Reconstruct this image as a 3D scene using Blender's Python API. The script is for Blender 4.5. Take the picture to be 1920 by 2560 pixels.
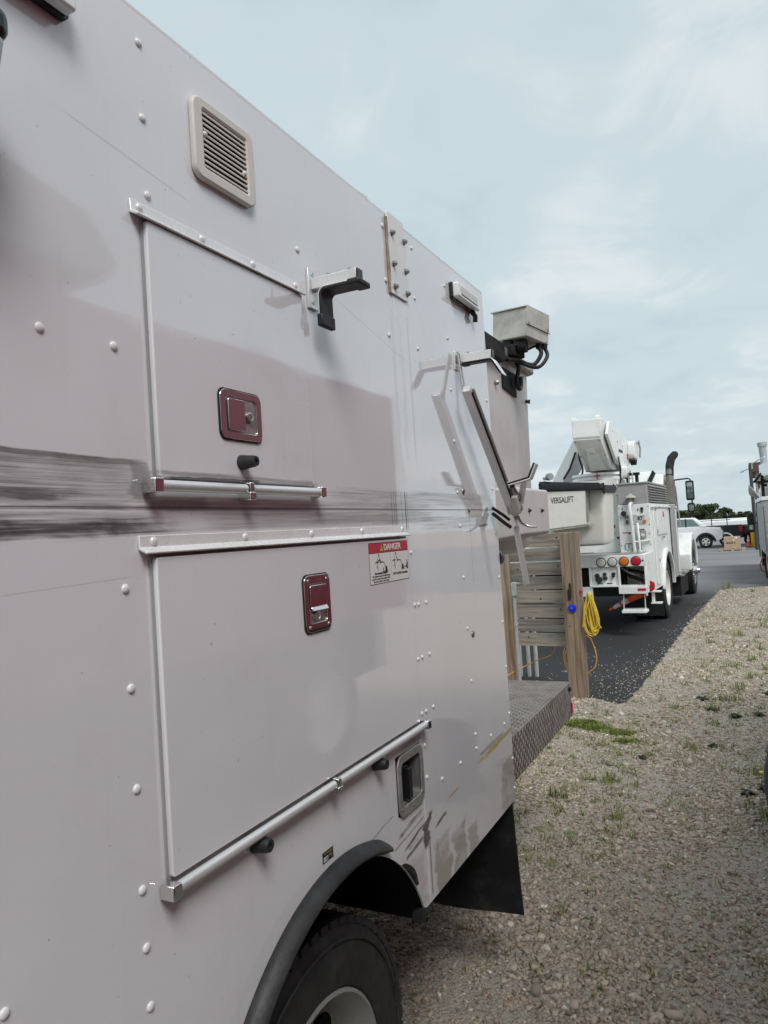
import bpy, bmesh, math, random
import numpy as np
from math import sin, cos, tan, pi, radians, sqrt, atan2
from mathutils import Vector, Matrix

for o in list(bpy.data.objects):
    bpy.data.objects.remove(o, do_unlink=True)
scene = bpy.context.scene
COL = scene.collection
random.seed(7)
rng = np.random.default_rng(11)

# ------------------------------------------------------------------ camera
CAM_POS = (0.85, 0.0, 1.70)
YAW, PITCH, ROLL = radians(26.209), radians(1.748), radians(-3.604)
cam_data = bpy.data.cameras.new('camera')
cam_data.sensor_fit = 'VERTICAL'
cam_data.sensor_height = 36.0
cam_data.lens = 1850.0 / 2560.0 * 36.0
cam_data.clip_start = 0.02
cam_data.clip_end = 3000.0
cam = bpy.data.objects.new('camera', cam_data)
COL.objects.link(cam)
_f = Vector((-sin(YAW) * cos(PITCH), cos(YAW) * cos(PITCH), sin(PITCH)))
_r0 = Vector((cos(YAW), sin(YAW), 0))
_u0 = _r0.cross(_f)
_r = _r0 * cos(ROLL) + _u0 * sin(ROLL)
_u = -_r0 * sin(ROLL) + _u0 * cos(ROLL)
cam.matrix_world = Matrix(((_r.x, _u.x, -_f.x, CAM_POS[0]),
                           (_r.y, _u.y, -_f.y, CAM_POS[1]),
                           (_r.z, _u.z, -_f.z, CAM_POS[2]), (0, 0, 0, 1)))
scene.camera = cam

# ------------------------------------------------------------------ world, sun, exposure
SUN_EL, SUN_AZ = radians(50), radians(134)      # azimuth measured from +y towards +x
world = bpy.data.worlds.new('World')
scene.world = world
world.use_nodes = True
wt = world.node_tree
wt.nodes.clear()
def wn(t, **k):
    n = wt.nodes.new(t)
    for a, b in k.items():
        setattr(n, a, b)
    return n
w_out = wn('ShaderNodeOutputWorld')
w_bg = wn('ShaderNodeBackground')
w_bg.inputs['Strength'].default_value = 0.1
sky = wn('ShaderNodeTexSky', sky_type='NISHITA')
sky.sun_disc = False
sky.sun_elevation = SUN_EL
sky.sun_rotation = SUN_AZ
sky.air_density = 1.0
sky.dust_density = 2.5
tc = wn('ShaderNodeTexCoord')
sep = wn('ShaderNodeSeparateXYZ')
wt.links.new(tc.outputs['Generated'], sep.inputs[0])
zc = wn('ShaderNodeMath', operation='MAXIMUM'); zc.inputs[1].default_value = 0.0
wt.links.new(sep.outputs['Z'], zc.inputs[0])
za = wn('ShaderNodeMath', operation='ADD'); za.inputs[1].default_value = 0.22
wt.links.new(zc.outputs[0], za.inputs[0])
comb = wn('ShaderNodeCombineXYZ')
for i, ax in enumerate('XY'):
    dv = wn('ShaderNodeMath', operation='DIVIDE')
    wt.links.new(sep.outputs[ax], dv.inputs[0]); wt.links.new(za.outputs[0], dv.inputs[1])
    wt.links.new(dv.outputs[0], comb.inputs[i])
def wnoise(scale, detail, rough, dist=0.0):
    n = wn('ShaderNodeTexNoise')
    n.inputs['Scale'].default_value = scale; n.inputs['Detail'].default_value = detail
    n.inputs['Roughness'].default_value = rough; n.inputs['Distortion'].default_value = dist
    wt.links.new(comb.outputs[0], n.inputs['Vector'])
    return n
n1 = wnoise(1.1, 4, 0.5, 0.5)
n2 = wnoise(3.4, 7, 0.6, 0.8)
nm = wn('ShaderNodeMath', operation='MULTIPLY_ADD')
nm.inputs[1].default_value = 0.45
wt.links.new(n2.outputs['Fac'], nm.inputs[0]); wt.links.new(n1.outputs['Fac'], nm.inputs[2])
ramp = wn('ShaderNodeValToRGB')
ramp.color_ramp.interpolation = 'EASE'
e = ramp.color_ramp.elements
e[0].position = 0.54; e[0].color = (3.68, 4.42, 4.74, 1)
e[1].position = 0.90; e[1].color = (5.25, 5.66, 5.82, 1)
m = e.new(0.72); m.color = (4.15, 4.88, 5.16, 1)
wt.links.new(nm.outputs[0], ramp.inputs[0])
mix = wn('ShaderNodeMix', data_type='RGBA')
mix.inputs['Factor'].default_value = 0.93
wt.links.new(sky.outputs[0], mix.inputs['A'])
wt.links.new(ramp.outputs[0], mix.inputs['B'])
wt.links.new(mix.outputs['Result'], w_bg.inputs['Color'])
wt.links.new(w_bg.outputs[0], w_out.inputs['Surface'])

sun_d = bpy.data.lights.new('sun', 'SUN')
sun_d.energy = 1.5
sun_d.angle = radians(25)
sun_d.color = (1.0, 0.975, 0.955)
sun = bpy.data.objects.new('sun', sun_d)
COL.objects.link(sun)
_sd = Vector((sin(SUN_AZ) * cos(SUN_EL), cos(SUN_AZ) * cos(SUN_EL), sin(SUN_EL)))
sun.rotation_euler = _sd.to_track_quat('Z', 'Y').to_euler()
sun.location = (20, -10, 30)

vs = scene.view_settings
vs.view_transform = 'Standard'
vs.look = 'None'
vs.exposure = 0.58
vs.gamma = 1.0
vs.use_curve_mapping = False
scene.render.engine = 'CYCLES'
scene.cycles.use_adaptive_sampling = True
scene.cycles.adaptive_threshold = 0.02
scene.cycles.max_bounces = 4
scene.cycles.diffuse_bounces = 2
scene.cycles.glossy_bounces = 3
scene.cycles.caustics_reflective = False
scene.cycles.caustics_refractive = False

# ------------------------------------------------------------------ materials
MATS = {}
class NT:
    """small helper round a material's node tree"""
    def __init__(s, name):
        s.m = bpy.data.materials.new(name); s.m.use_nodes = True
        s.t = s.m.node_tree; s.b = s.t.nodes['Principled BSDF']
        MATS[name] = s.m
    def n(s, t, **k):
        x = s.t.nodes.new(t)
        for a, b in k.items(): setattr(x, a, b)
        return x
    def l(s, a, b): s.t.links.new(a, b)
    def put(s, sock, v):
        if hasattr(v, 'is_output') or hasattr(v, 'links'): s.l(v, sock)
        else: sock.default_value = v
    def math(s, op, a, b=None, c=None, clamp=False):
        x = s.n('ShaderNodeMath', operation=op, use_clamp=clamp)
        for i, v in enumerate((a, b, c)):
            if v is not None: s.put(x.inputs[i], v)
        return x.outputs[0]
    def coord(s, kind='Object', scale=(1, 1, 1), loc=(0, 0, 0), rot=(0, 0, 0)):
        c = s.n('ShaderNodeTexCoord'); mp = s.n('ShaderNodeMapping')
        s.l(c.outputs[kind], mp.inputs[0])
        mp.inputs['Scale'].default_value = scale; mp.inputs['Location'].default_value = loc
        mp.inputs['Rotation'].default_value = rot
        return mp.outputs[0]
    def noise(s, scale, detail=3, rough=.55, vec=None, dist=0.):
        x = s.n('ShaderNodeTexNoise')
        x.inputs['Scale'].default_value = scale; x.inputs['Detail'].default_value = detail
        x.inputs['Roughness'].default_value = rough; x.inputs['Distortion'].default_value = dist
        s.l(vec if vec is not None else s.coord(), x.inputs['Vector'])
        return x.outputs['Fac']
    def rng(s, v, a, b, c=0., d=1., smooth=True):
        x = s.n('ShaderNodeMapRange', interpolation_type='SMOOTHSTEP' if smooth else 'LINEAR')
        s.put(x.inputs['Value'], v)
        for k, q in zip(('From Min', 'From Max', 'To Min', 'To Max'), (a, b, c, d)): x.inputs[k].default_value = q
        return x.outputs[0]
    def mix(s, f, a, b):
        x = s.n('ShaderNodeMix', data_type='RGBA')
        s.put(x.inputs['Factor'], f)
        for k, v in (('A', a), ('B', b)):
            s.put(x.inputs[k], v if hasattr(v, 'links') else (*v, 1))
        return x.outputs['Result']
    def base(s, v): s.put(s.b.inputs['Base Color'], v if hasattr(v, 'links') else (*v, 1))
    def rough(s, v): s.put(s.b.inputs['Roughness'], v)
    def bump(s, h, strength=.3, dist=.01):
        x = s.n('ShaderNodeBump'); s.put(x.inputs['Height'], h)
        x.inputs['Strength'].default_value = strength; x.inputs['Distance'].default_value = dist
        s.l(x.outputs[0], s.b.inputs['Normal'])

def simple(name, col, rough=.5, metal=0., var=.12, vscale=6., bump=0., bscale=60., coat=0., dirt=None, spec=.5):
    k = NT(name)
    nv = k.noise(vscale, 4)
    c2 = tuple(max(0, c * (1 - var)) for c in col); c1 = tuple(min(1, c * (1 + var * .6)) for c in col)
    cc = k.mix(k.rng(nv, .3, .7), c2, c1)
    if dirt:
        dcol, amt, dsc = dirt
        cc = k.mix(k.rng(k.noise(dsc, 6, .65), .62 - amt * .3, .8, 0, amt), cc, dcol)
    k.base(cc); k.rough(k.rng(k.noise(vscale * 2.3, 3), .3, .7, max(.03, rough * .85), min(1, rough * 1.15)))
    k.b.inputs['Metallic'].default_value = metal
    k.b.inputs['Coat Weight'].default_value = coat
    k.b.inputs['Specular IOR Level'].default_value = spec
    if bump: k.bump(k.noise(bscale, 4), bump, .004)
    return k.m

simple('white_paint', (.76, .76, .755), .22, var=.05, coat=.2, dirt=((.45, .42, .38), .25, 5))
simple('white_far', (.82, .835, .82), .35, var=.05, dirt=((.42, .40, .34), .45, 5))
simple('fibreglass', (.78, .76, .70), .45, var=.06, dirt=((.46, .40, .30), .5, 6), bump=.15, bscale=40)
simple('fibreglass_pink', (.62, .585, .575), .5, var=.06, dirt=((.36, .29, .23), .35, 5))
simple('aluminium', (.80, .80, .80), .36, metal=.55, var=.05, vscale=9)
simple('rail_white', (.80, .80, .795), .28, metal=.2, var=.04, vscale=12)
simple('galvanised', (.40, .40, .38), .5, metal=.6, var=.2, vscale=18, dirt=((.16, .15, .13), .5, 14))
simple('dull_box', (.50, .49, .44), .6, var=.15, vscale=9, dirt=((.20, .18, .15), .6, 12), bump=.2, bscale=60)
simple('chrome', (.78, .77, .76), .06, metal=1., var=.03)
simple('steel', (.55, .54, .52), .32, metal=.9, var=.15, vscale=40)
simple('bolt_steel', (.30, .29, .27), .4, metal=.8, var=.3, vscale=90)
simple('black_rubber', (.018, .019, .021), .55, var=.3, bump=.2, bscale=120)
simple('dusty_rubber', (.020, .021, .022), .6, var=.35, vscale=9, dirt=((.075, .072, .062), .5, 16), bump=.3, bscale=70)
simple('black_plastic', (.012, .013, .016), .35, var=.2)
simple('dark_void', (.012, .012, .012), .95, var=.2, spec=.1)
simple('chassis_black', (.02, .02, .02), .7, var=.3, dirt=((.07, .065, .055), .5, 8), spec=.2)
simple('carpet_black', (.018, .017, .018), .95, var=.5, vscale=160, bump=.8, bscale=300, spec=.1)
simple('mudflap_black', (.014, .015, .018), .65, var=.4, vscale=6, dirt=((.075, .068, .055), .55, 11), spec=.3, bump=.3, bscale=40)
simple('rim_grey', (.30, .30, .29), .45, metal=.2, var=.1, dirt=((.2, .18, .15), .4, 12))
simple('rim_white', (.72, .71, .66), .4, var=.1, dirt=((.35, .3, .22), .5, 10))
simple('cream_plastic', (.66, .63, .57), .45, var=.05, vscale=14, dirt=((.42, .38, .32), .35, 14))
simple('grey_pvc', (.36, .39, .40), .5, var=.1)
simple('pipe_white', (.62, .63, .61), .5, var=.08)
simple('yellow_cord', (.72, .50, .06), .45, var=.12, vscale=30)
simple('orange_cord', (.75, .36, .05), .45, var=.12, vscale=30)
simple('blue_plastic', (.010, .018, .52), .4, var=.06)
simple('navy_plastic', (.008, .016, .045), .5, var=.25)
simple('red_plastic', (.55, .02, .02), .35, var=.1)
simple('red_lens', (.55, .012, .03), .2, var=.1)
simple('amber_lens', (.62, .16, .02), .25, var=.1)
simple('clear_lens', (.55, .55, .50), .2, var=.1)
simple('orange_cone', (.85, .13, .04), .45, var=.1, dirt=((.4, .1, .05), .4, 9))
simple('cone_white', (.75, .72, .68), .45, var=.1)
simple('yellow_bollard', (.85, .50, .01), .4, var=.05)
simple('cardboard', (.46, .32, .22), .8, var=.08)
simple('pallet_wood', (.50, .38, .22), .8, var=.2)
simple('maroon_paint', (.27, .022, .042), .3, var=.1, coat=.3)
simple('grey_louver', (.34, .33, .33), .55, var=.08)
simple('tan_wall', (.44, .38, .30), .7, var=.08)
simple('brown_fascia', (.09, .065, .05), .6, var=.15)
simple('pole_dark', (.05, .05, .05), .5, var=.15)
simple('car_black', (.012, .013, .016), .22, var=.2, coat=.4)
simple('car_white', (.88, .88, .88), .25, var=.03, coat=.3)
simple('camo_dark', (.06, .06, .045), .7, var=.7, vscale=4)
simple('glass_dark', (.03, .045, .045), .08, var=.2)
simple('windscreen', (.16, .25, .25), .08, var=.25, vscale=2)
simple('mirror_glass', (.42, .47, .44), .05, metal=.9, var=.3, vscale=5)
simple('shed_white', (.80, .81, .80), .6, var=.04)
simple('shed_wall', (.52, .53, .53), .6, var=.08)
simple('weed_green', (.20, .235, .055), .6, var=.4, vscale=5, dirt=((.26, .22, .10), .7, 9))
simple('moss_green', (.17, .22, .03), .65, var=.5, vscale=14, dirt=((.27, .24, .08), .7, 22))
simple('leaf_dark', (.035, .055, .02), .6, var=.5, vscale=.6)
simple('leaf_tree', (.055, .085, .03), .6, var=.5, vscale=.5)
simple('bark', (.08, .06, .045), .8, var=.3)
simple('decal_white', (.74, .73, .71), .4, var=.03)
simple('decal_red', (.48, .02, .04), .4, var=.06)
simple('decal_black', (.02, .018, .018), .5, var=.1)
simple('decal_yellow', (.75, .55, .05), .4, var=.05)
simple('decal_gold', (.26, .20, .08), .5, var=.2)
simple('stack_metal', (.20, .185, .165), .5, metal=.3, var=.25, vscale=10)
simple('decal_teal', (.05, .25, .33), .4, var=.3, vscale=40)
simple('ink_worn', (.05, .048, .045), .6, var=.5, vscale=40)
simple('lens_clear', (.80, .81, .80), .15, var=.06, vscale=20, coat=.6)
simple('gap_shade_grey', (.33, .33, .33), .5, var=.1)  # grey that paints the shade in the gaps round the doors
simple('cup_dark', (.13, .13, .125), .6, var=.2, vscale=20)
simple('sealant', (.33, .25, .18), .8, var=.35, vscale=30)
simple('plate_grey', (.45, .47, .47), .5, var=.1)

# wood
def wood(name, a, b, scale, axis):
    k = NT(name)
    sc = [26., 26., 26.]; sc[axis] = 1.4
    v = k.coord('Object', tuple(sc))
    n = k.noise(1.0, 6, .6, v, 1.2)
    sc2 = [5., 5., 5.]; sc2[axis] = .7
    w = k.noise(1., 4, .6, k.coord('Object', tuple(sc2), (3, 1, 2)), .6)
    c = k.mix(k.rng(n, .35, .68), a, b)
    c = k.mix(k.rng(w, .45, .75, 0, .75), c, (.19, .195, .185))
    oi = k.n('ShaderNodeObjectInfo')
    hsv = k.n('ShaderNodeHueSaturation'); k.l(c, hsv.inputs['Color'])
    k.put(hsv.inputs['Value'], k.rng(oi.outputs['Random'], 0, 1, .78, 1.12, False))
    k.base(hsv.outputs[0]); k.rough(.82); k.b.inputs['Specular IOR Level'].default_value = .2
    k.bump(n, .5, .006)
wood('wood_plank', (.36, .32, .27), (.165, .142, .12), 1, 0)
wood('wood_post', (.36, .265, .18), (.165, .112, .072), 1, 2)

# foliage per-leaf tint comes from noise; ground
def ground_mat():
    k = NT('gravel_ground')
    p = k.coord('Object')
    vo = k.n('ShaderNodeTexVoronoi'); vo.inputs['Scale'].default_value = 70; k.l(p, vo.inputs['Vector'])
    big = k.noise(.8, 4, .6, p)
    c = k.mix(k.rng(k.noise(160, 2, .6, p), .3, .7), (.20, .175, .145), (.46, .415, .35))
    c = k.mix(k.rng(big, .45, .7, 0, .5), c, (.31, .275, .225))
    hs = k.n('ShaderNodeSeparateColor'); k.l(vo.outputs['Color'], hs.inputs[0])
    c = k.mix(k.rng(hs.outputs[0], .0, 1, 0, .5, False), c, (.54, .50, .43))
    k.base(c); k.rough(.9); k.b.inputs['Specular IOR Level'].default_value = .2
    k.bump(vo.outputs['Distance'], .8, .012)
def stone_mat():
    k = NT('gravel_stone')
    at = k.n('ShaderNodeAttribute', attribute_name='rnd'); r = at.outputs['Fac']
    cr = k.n('ShaderNodeValToRGB'); k.l(r, cr.inputs[0])
    el = cr.color_ramp.elements
    el[0].position = 0; el[0].color = (.20, .17, .14, 1)
    el[1].position = 1; el[1].color = (.90, .86, .78, 1)
    for q, col in ((.25, (.375, .305, .24)), (.5, (.475, .40, .32)), (.72, (.56, .46, .365)), (.88, (.62, .55, .45))):
        x = el.new(q); x.color = (*col, 1)
    k.base(k.mix(k.rng(k.noise(90, 4), .35, .7, 0, .25), cr.outputs[0], (.26, .22, .18)))
    k.rough(.85); k.b.inputs['Specular IOR Level'].default_value = .25
def asphalt_mat():
    k = NT('asphalt')
    p = k.coord('Object')
    c = k.mix(k.rng(k.noise(120, 3, .7, p), .3, .75), (.018, .0185, .020), (.046, .046, .048))
    far = k.noise(.35, 4, .6, k.coord('Object', (.5, 1.6, 1)))
    c = k.mix(k.rng(far, .35, .7, .0, .5), c, (.050, .050, .052))
    c = k.mix(k.rng(k.noise(3, 6, .7, k.coord('Object', (1, .25, 1))), .62, .75, 0, .4), c, (.028, .028, .03))
    sp = k.n('ShaderNodeSeparateXYZ'); k.l(p, sp.inputs[0])
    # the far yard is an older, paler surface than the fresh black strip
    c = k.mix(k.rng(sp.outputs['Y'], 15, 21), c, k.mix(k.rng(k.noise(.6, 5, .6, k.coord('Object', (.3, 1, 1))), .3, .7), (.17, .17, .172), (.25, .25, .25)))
    k.base(c); k.rough(.8); k.b.inputs['Specular IOR Level'].default_value = .3
    k.bump(k.noise(160, 3, .7, p), .5, .006)
ground_mat(); stone_mat(); asphalt_mat()

def diamond_mat():
    k = NT('tread_plate')
    c = k.mix(k.rng(k.noise(14, 5, .65), .35, .7), (.31, .285, .26), (.21, .175, .145))
    k.base(c); k.rough(.5); k.b.inputs['Metallic'].default_value = .45
diamond_mat()

# the big painted side panel with its scuffs, scrapes, dirt and streaks (object space: y along the truck, z up)
def panel_mat(name, zlo, zhi):
    k = NT(name)
    c = (.755, .75, .75)
    col = k.mix(k.rng(k.noise(1.7, 4), .3, .7), (.735, .738, .762), (.77, .772, .792))
    # fine specks
    col = k.mix(k.rng(k.noise(95, 2, .5), .735, .77, 0, .5), col, (.22, .20, .18))
    rough = .055
    streak = k.noise(1., 5, .7, k.coord('Object', (1, 3.6, 210)), .35)
    streak2 = k.noise(1., 5, .6, k.coord('Object', (1, 2.0, 90), (0, 3, 9)), .7)
    blot = k.noise(9., 4, .6, k.coord('Object', (1, .7, 1.6)), .6)
    vstreak = k.noise(1., 5, .6, k.coord('Object', (1, 60, 1.2)))
    mixs = k.math('MULTIPLY_ADD', blot, .75, k.math('MULTIPLY', streak, .45))
    allm = None
    tcn = k.n('ShaderNodeTexCoord')
    wnz = k.n('ShaderNodeTexNoise'); wnz.inputs['Scale'].default_value = 7.; wnz.inputs['Detail'].default_value = 4; wnz.inputs['Roughness'].default_value = .62
    k.l(k.coord('Object', (1, .8, 2.2)), wnz.inputs['Vector'])
    off = k.n('ShaderNodeVectorMath', operation='MULTIPLY_ADD'); k.l(wnz.outputs['Color'], off.inputs[0]); off.inputs[1].default_value = (0, .12, .014); off.inputs[2].default_value = (0, -.06, -.007)
    wadd = k.n('ShaderNodeVectorMath', operation='ADD'); k.l(tcn.outputs['Object'], wadd.inputs[0]); k.l(off.outputs[0], wadd.inputs[1])
    off2 = k.n('ShaderNodeVectorMath', operation='MULTIPLY_ADD'); k.l(wnz.outputs['Color'], off2.inputs[0]); off2.inputs[1].default_value = (0, .16, .075); off2.inputs[2].default_value = (0, -.08, -.0375)
    wad2 = k.n('ShaderNodeVectorMath', operation='ADD'); k.l(tcn.outputs['Object'], wad2.inputs[0]); k.l(off2.outputs[0], wad2.inputs[1])
    def smear(y0, y1, z0, z1, color, tex, lo, hi, amt, ey=.25, ez=.35, tilt=0.):
        nonlocal col, allm
        if z1 + .02 < zlo or z0 - .02 > zhi: return
        mp = k.n('ShaderNodeMapping', vector_type='TEXTURE')
        k.l(tcn.outputs['Object'] if (z1 - z0 < .006 or y1 - y0 < .03) else wad2.outputs[0] if (z1 < .95 and z1 - z0 > .05) else wadd.outputs[0], mp.inputs[0])
        mp.inputs['Location'].default_value = (0, (y0 + y1) / 2, (z0 + z1) / 2)
        mp.inputs['Rotation'].default_value = (tilt, 0, 0)
        mp.inputs['Scale'].default_value = (1, (y1 - y0) / 2, (z1 - z0) / 2)
        sp = k.n('ShaderNodeSeparateXYZ'); k.l(mp.outputs[0], sp.inputs[0])
        a = k.rng(k.math('ABSOLUTE', sp.outputs[1]), 1 - ey, 1, 1, 0)
        b = k.rng(k.math('ABSOLUTE', sp.outputs[2]), 1 - ez, 1, 1, 0)
        mk = k.math('MULTIPLY', a, b)
        t = tex if not isinstance(tex, (int, float)) else None
        if t is not None:
            thr = k.math('ADD', t, k.math('MULTIPLY', mk, .35))
            mk = k.math('MULTIPLY', mk, k.rng(thr, lo + .2, hi + .3))
        mk = k.math('MULTIPLY', mk, amt, clamp=True)
        col = k.mix(mk, col, color)
        allm = mk if allm is None else k.math('MAXIMUM', allm, mk)
    K = (.045, .045, .045); G = (.20, .19, .19)
    # long black transfer band along the middle of the truck
    smear(-.4, .886, 1.776, 1.848, (.47, .46, .46), streak, .30, .70, .55, .025, .12, -.006)
    smear(-.4, .885, 1.838, 1.848, (.20, .195, .195), streak2, .25, .5, .8, .05, .4, -.010)
    smear(.84, .892, 1.775, 1.842, (.17, .165, .165), streak2, .30, .55, .6, .4, .2)
    smear(-.4, .90, 1.765, 1.850, G, streak, .48, .78, .65, .10, .16, -.004)
    smear(-.4, .88, 1.806, 1.848, K, mixs, .58, .86, .60, .12, .2, -.006)
    smear(-.4, .86, 1.775, 1.812, K, mixs, .60, .88, .6, .2, .4, -.01)
    smear(.1, .92, 1.765, 1.802, K, streak2, .52, .74, .75, .25, .5, -.03)
    smear(-.2, 1.05, 1.712, 1.768, G, streak, .44, .72, .85, .3, .5)
    smear(.45, .98, 1.710, 1.764, (.06, .06, .06), mixs, .48, .76, .75, .6, .8)
    smear(.25, 1.06, 1.714, 1.756, K, mixs, .54, .82, .85, .4, .7)
    smear(.42, .80, 1.772, 1.790, K, blot, .42, .60, .7, .6, .7)
    smear(.86, 1.06, 1.756, 1.790, K, streak2, .44, .66, .75, .5, .5)
    smear(.80, 1.45, 1.752, 1.790, G, streak, .42, .72, .65, .3, .5)
    smear(.86, 1.42, 1.802, 1.830, G, streak, .42, .66, .75, .15, .5)
    smear(.89, 1.20, 1.807, 1.818, K, streak2, .34, .55, .8, .15, .3)
    smear(.9, 2.15, 1.716, 1.792, (.30, .29, .29), streak, .40, .72, .75, .3, .4)
    smear(1.2, 2.05, 1.724, 1.762, (.26, .25, .25), streak2, .40, .66, .65, .5, .6)
    smear(1.38, 2.66, 1.766, 1.830, (.26, .25, .25), streak, .46, .74, .75, .25, .5, .004)
    smear(1.9, 2.62, 1.70, 1.755, G, streak, .50, .7, .5, .3, .4)
    for zz, a in ((1.7665, .8), (1.7640, .55), (1.8035, .3)):
        smear(-.4, 2.68, zz - .0014, zz + .0014, (.07, .06, .06), streak2, .22, .42, a, .03, .3)
    for yy in (1.775, 1.79, 1.802, 1.838, 1.862, 1.872):
        smear(yy - .0025, yy + .0025, 1.70, 1.825, (.10, .09, .09), blot, .28, .45, .7, .5, .3)
    # hairline scratches
    smear(.74, 1.04, 2.325, 2.329, G, 1, 0, 1, .35, .3, .6, -.12)
    smear(1.5, 2.0, 2.225, 2.229, G, 1, 0, 1, .25, .4, .6, -.20)
    smear(.60, .86, 1.655, 1.6575, G, 1, 0, 1, .3, .3, .6, .03)
    # faint run-down streaks and dust over the whole panel
    col = k.mix(k.rng(vstreak, .55, .78, 0, .06), col, (.46, .42, .40))
    col = k.mix(k.rng(k.noise(4.5, 6, .7), .52, .75, 0, .12), col, (.50, .46, .43))
    # streaks below the bolted plate and the seams
    for yy, w, a in ((1.85, .008, .32), (1.955, .010, .32), (1.90, .02, .16), (2.335, .010, .35)):
        smear(yy - w, yy + w, 1.86 if yy < 2.2 else 1.82, 2.38 if yy < 2.2 else 2.2, (.50, .46, .43), vstreak, .2, .6, a * 1.1, .7, .3)
    smear(2.372, 2.380, 1.50, 1.77, (.25, .22, .2), blot, .3, .5, .6, .5, .2)
    smear(2.47, 2.57, 1.705, 1.716, (.10, .10, .10), blot, .3, .5, .8, .2, .4, .05)
    # scrapes behind the wheel arch
    for (a, b, c_, d, tl) in ((1.66, 1.87, .930, .950, .10), (1.72, 1.86, .918, .926, .12), (1.70, 1.89, .890, .906, .16), (1.74, 1.83, .880, .886, .05),
                              (1.72, 1.88, .862, .880, .10), (1.90, 2.03, .868, .886, .16), (1.64, 1.75, .910, .918, .10)):
        smear(a, b, c_, d, (.045, .045, .045), mixs, .46, .72, .85, .45, .7, tl)
    smear(1.855, 1.90, .83, .935, (.05, .045, .04), blot, .30, .48, .9, .5, .4)
    smear(1.872, 1.888, .70, .86, (.24, .21, .2), vstreak, .2, .5, .8, .6, .2)
    smear(1.74, 1.86, .70, .86, (.47, .43, .42), blot, .3, .6, .6, .3, .3)
    smear(1.50, 1.70, .985, .992, (.3, .26, .24), streak2, .3, .5, .7, .2, .5, .10)
    # yellow paint transfer
    Y = (.50, .36, .05)
    smear(2.40, 2.72, .938, .956, Y, 1, 0, 1, .9, .25, .4, .03)
    smear(2.30, 2.55, .930, .946, Y, streak2, .3, .5, .7, .3, .4, .0)
    smear(2.30, 2.62, .950, .966, G, streak, .3, .5, .7, .3, .5, .02)
    smear(2.03, 2.13, .912, .924, Y, 1, 0, 1, .75, .35, .5, .06)
    smear(1.66, 1.72, .842, .858, (.55, .48, .15), blot, .25, .4, .8, .4, .4)
    # olive mud film near the bottom edge
    D = (.30, .26, .195)
    smear(1.90, 2.03, .66, .850, D, blot, .34, .60, .75, .3, .35)
    smear(2.03, 2.16, .66, .835, D, blot, .34, .60, .75, .3, .35)
    smear(2.165, 2.275, .66, .785, D, blot, .34, .6, .7, .3, .35)
    smear(2.52, 2.70, .66, .885, D, blot, .34, .6, .7, .3, .3)
    k.base(col)
    k.put(k.b.inputs['Roughness'], k.rng(allm, 0, .6, rough, .5) if allm is not None else rough)
    k.b.inputs['Coat Weight'].default_value = 1.0
    k.b.inputs['Coat IOR'].default_value = 1.6
    k.b.inputs['Coat Roughness'].default_value = .03
    k.b.inputs['IOR'].default_value = 1.6
    wave = k.noise(2.2, 2, .4, k.coord('Object', (1, 1, 1)))
    peel = k.noise(240, 1, .5)
    bm_ = k.math('ADD', k.math('MULTIPLY', wave, 1.0), k.math('MULTIPLY', peel, .0006))
    k.bump(bm_, .30, .02)
# the same paint in three heights of the side, each carrying only its own marks
panel_mat('panel_upper', 1.87, 2.7); panel_mat('panel_middle', 1.69, 1.87); panel_mat('panel_lower', .6, 1.69); panel_mat('panel_plain', 3.0, 3.1)
def band_mats(o):
    me = o.data; me.materials.clear()
    for nm in ('panel_lower', 'panel_middle', 'panel_upper'): me.materials.append(MATS[nm])
    for p in me.polygons: p.material_index = 0 if p.center.z < 1.69 else 1 if p.center.z < 1.87 else 2

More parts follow.
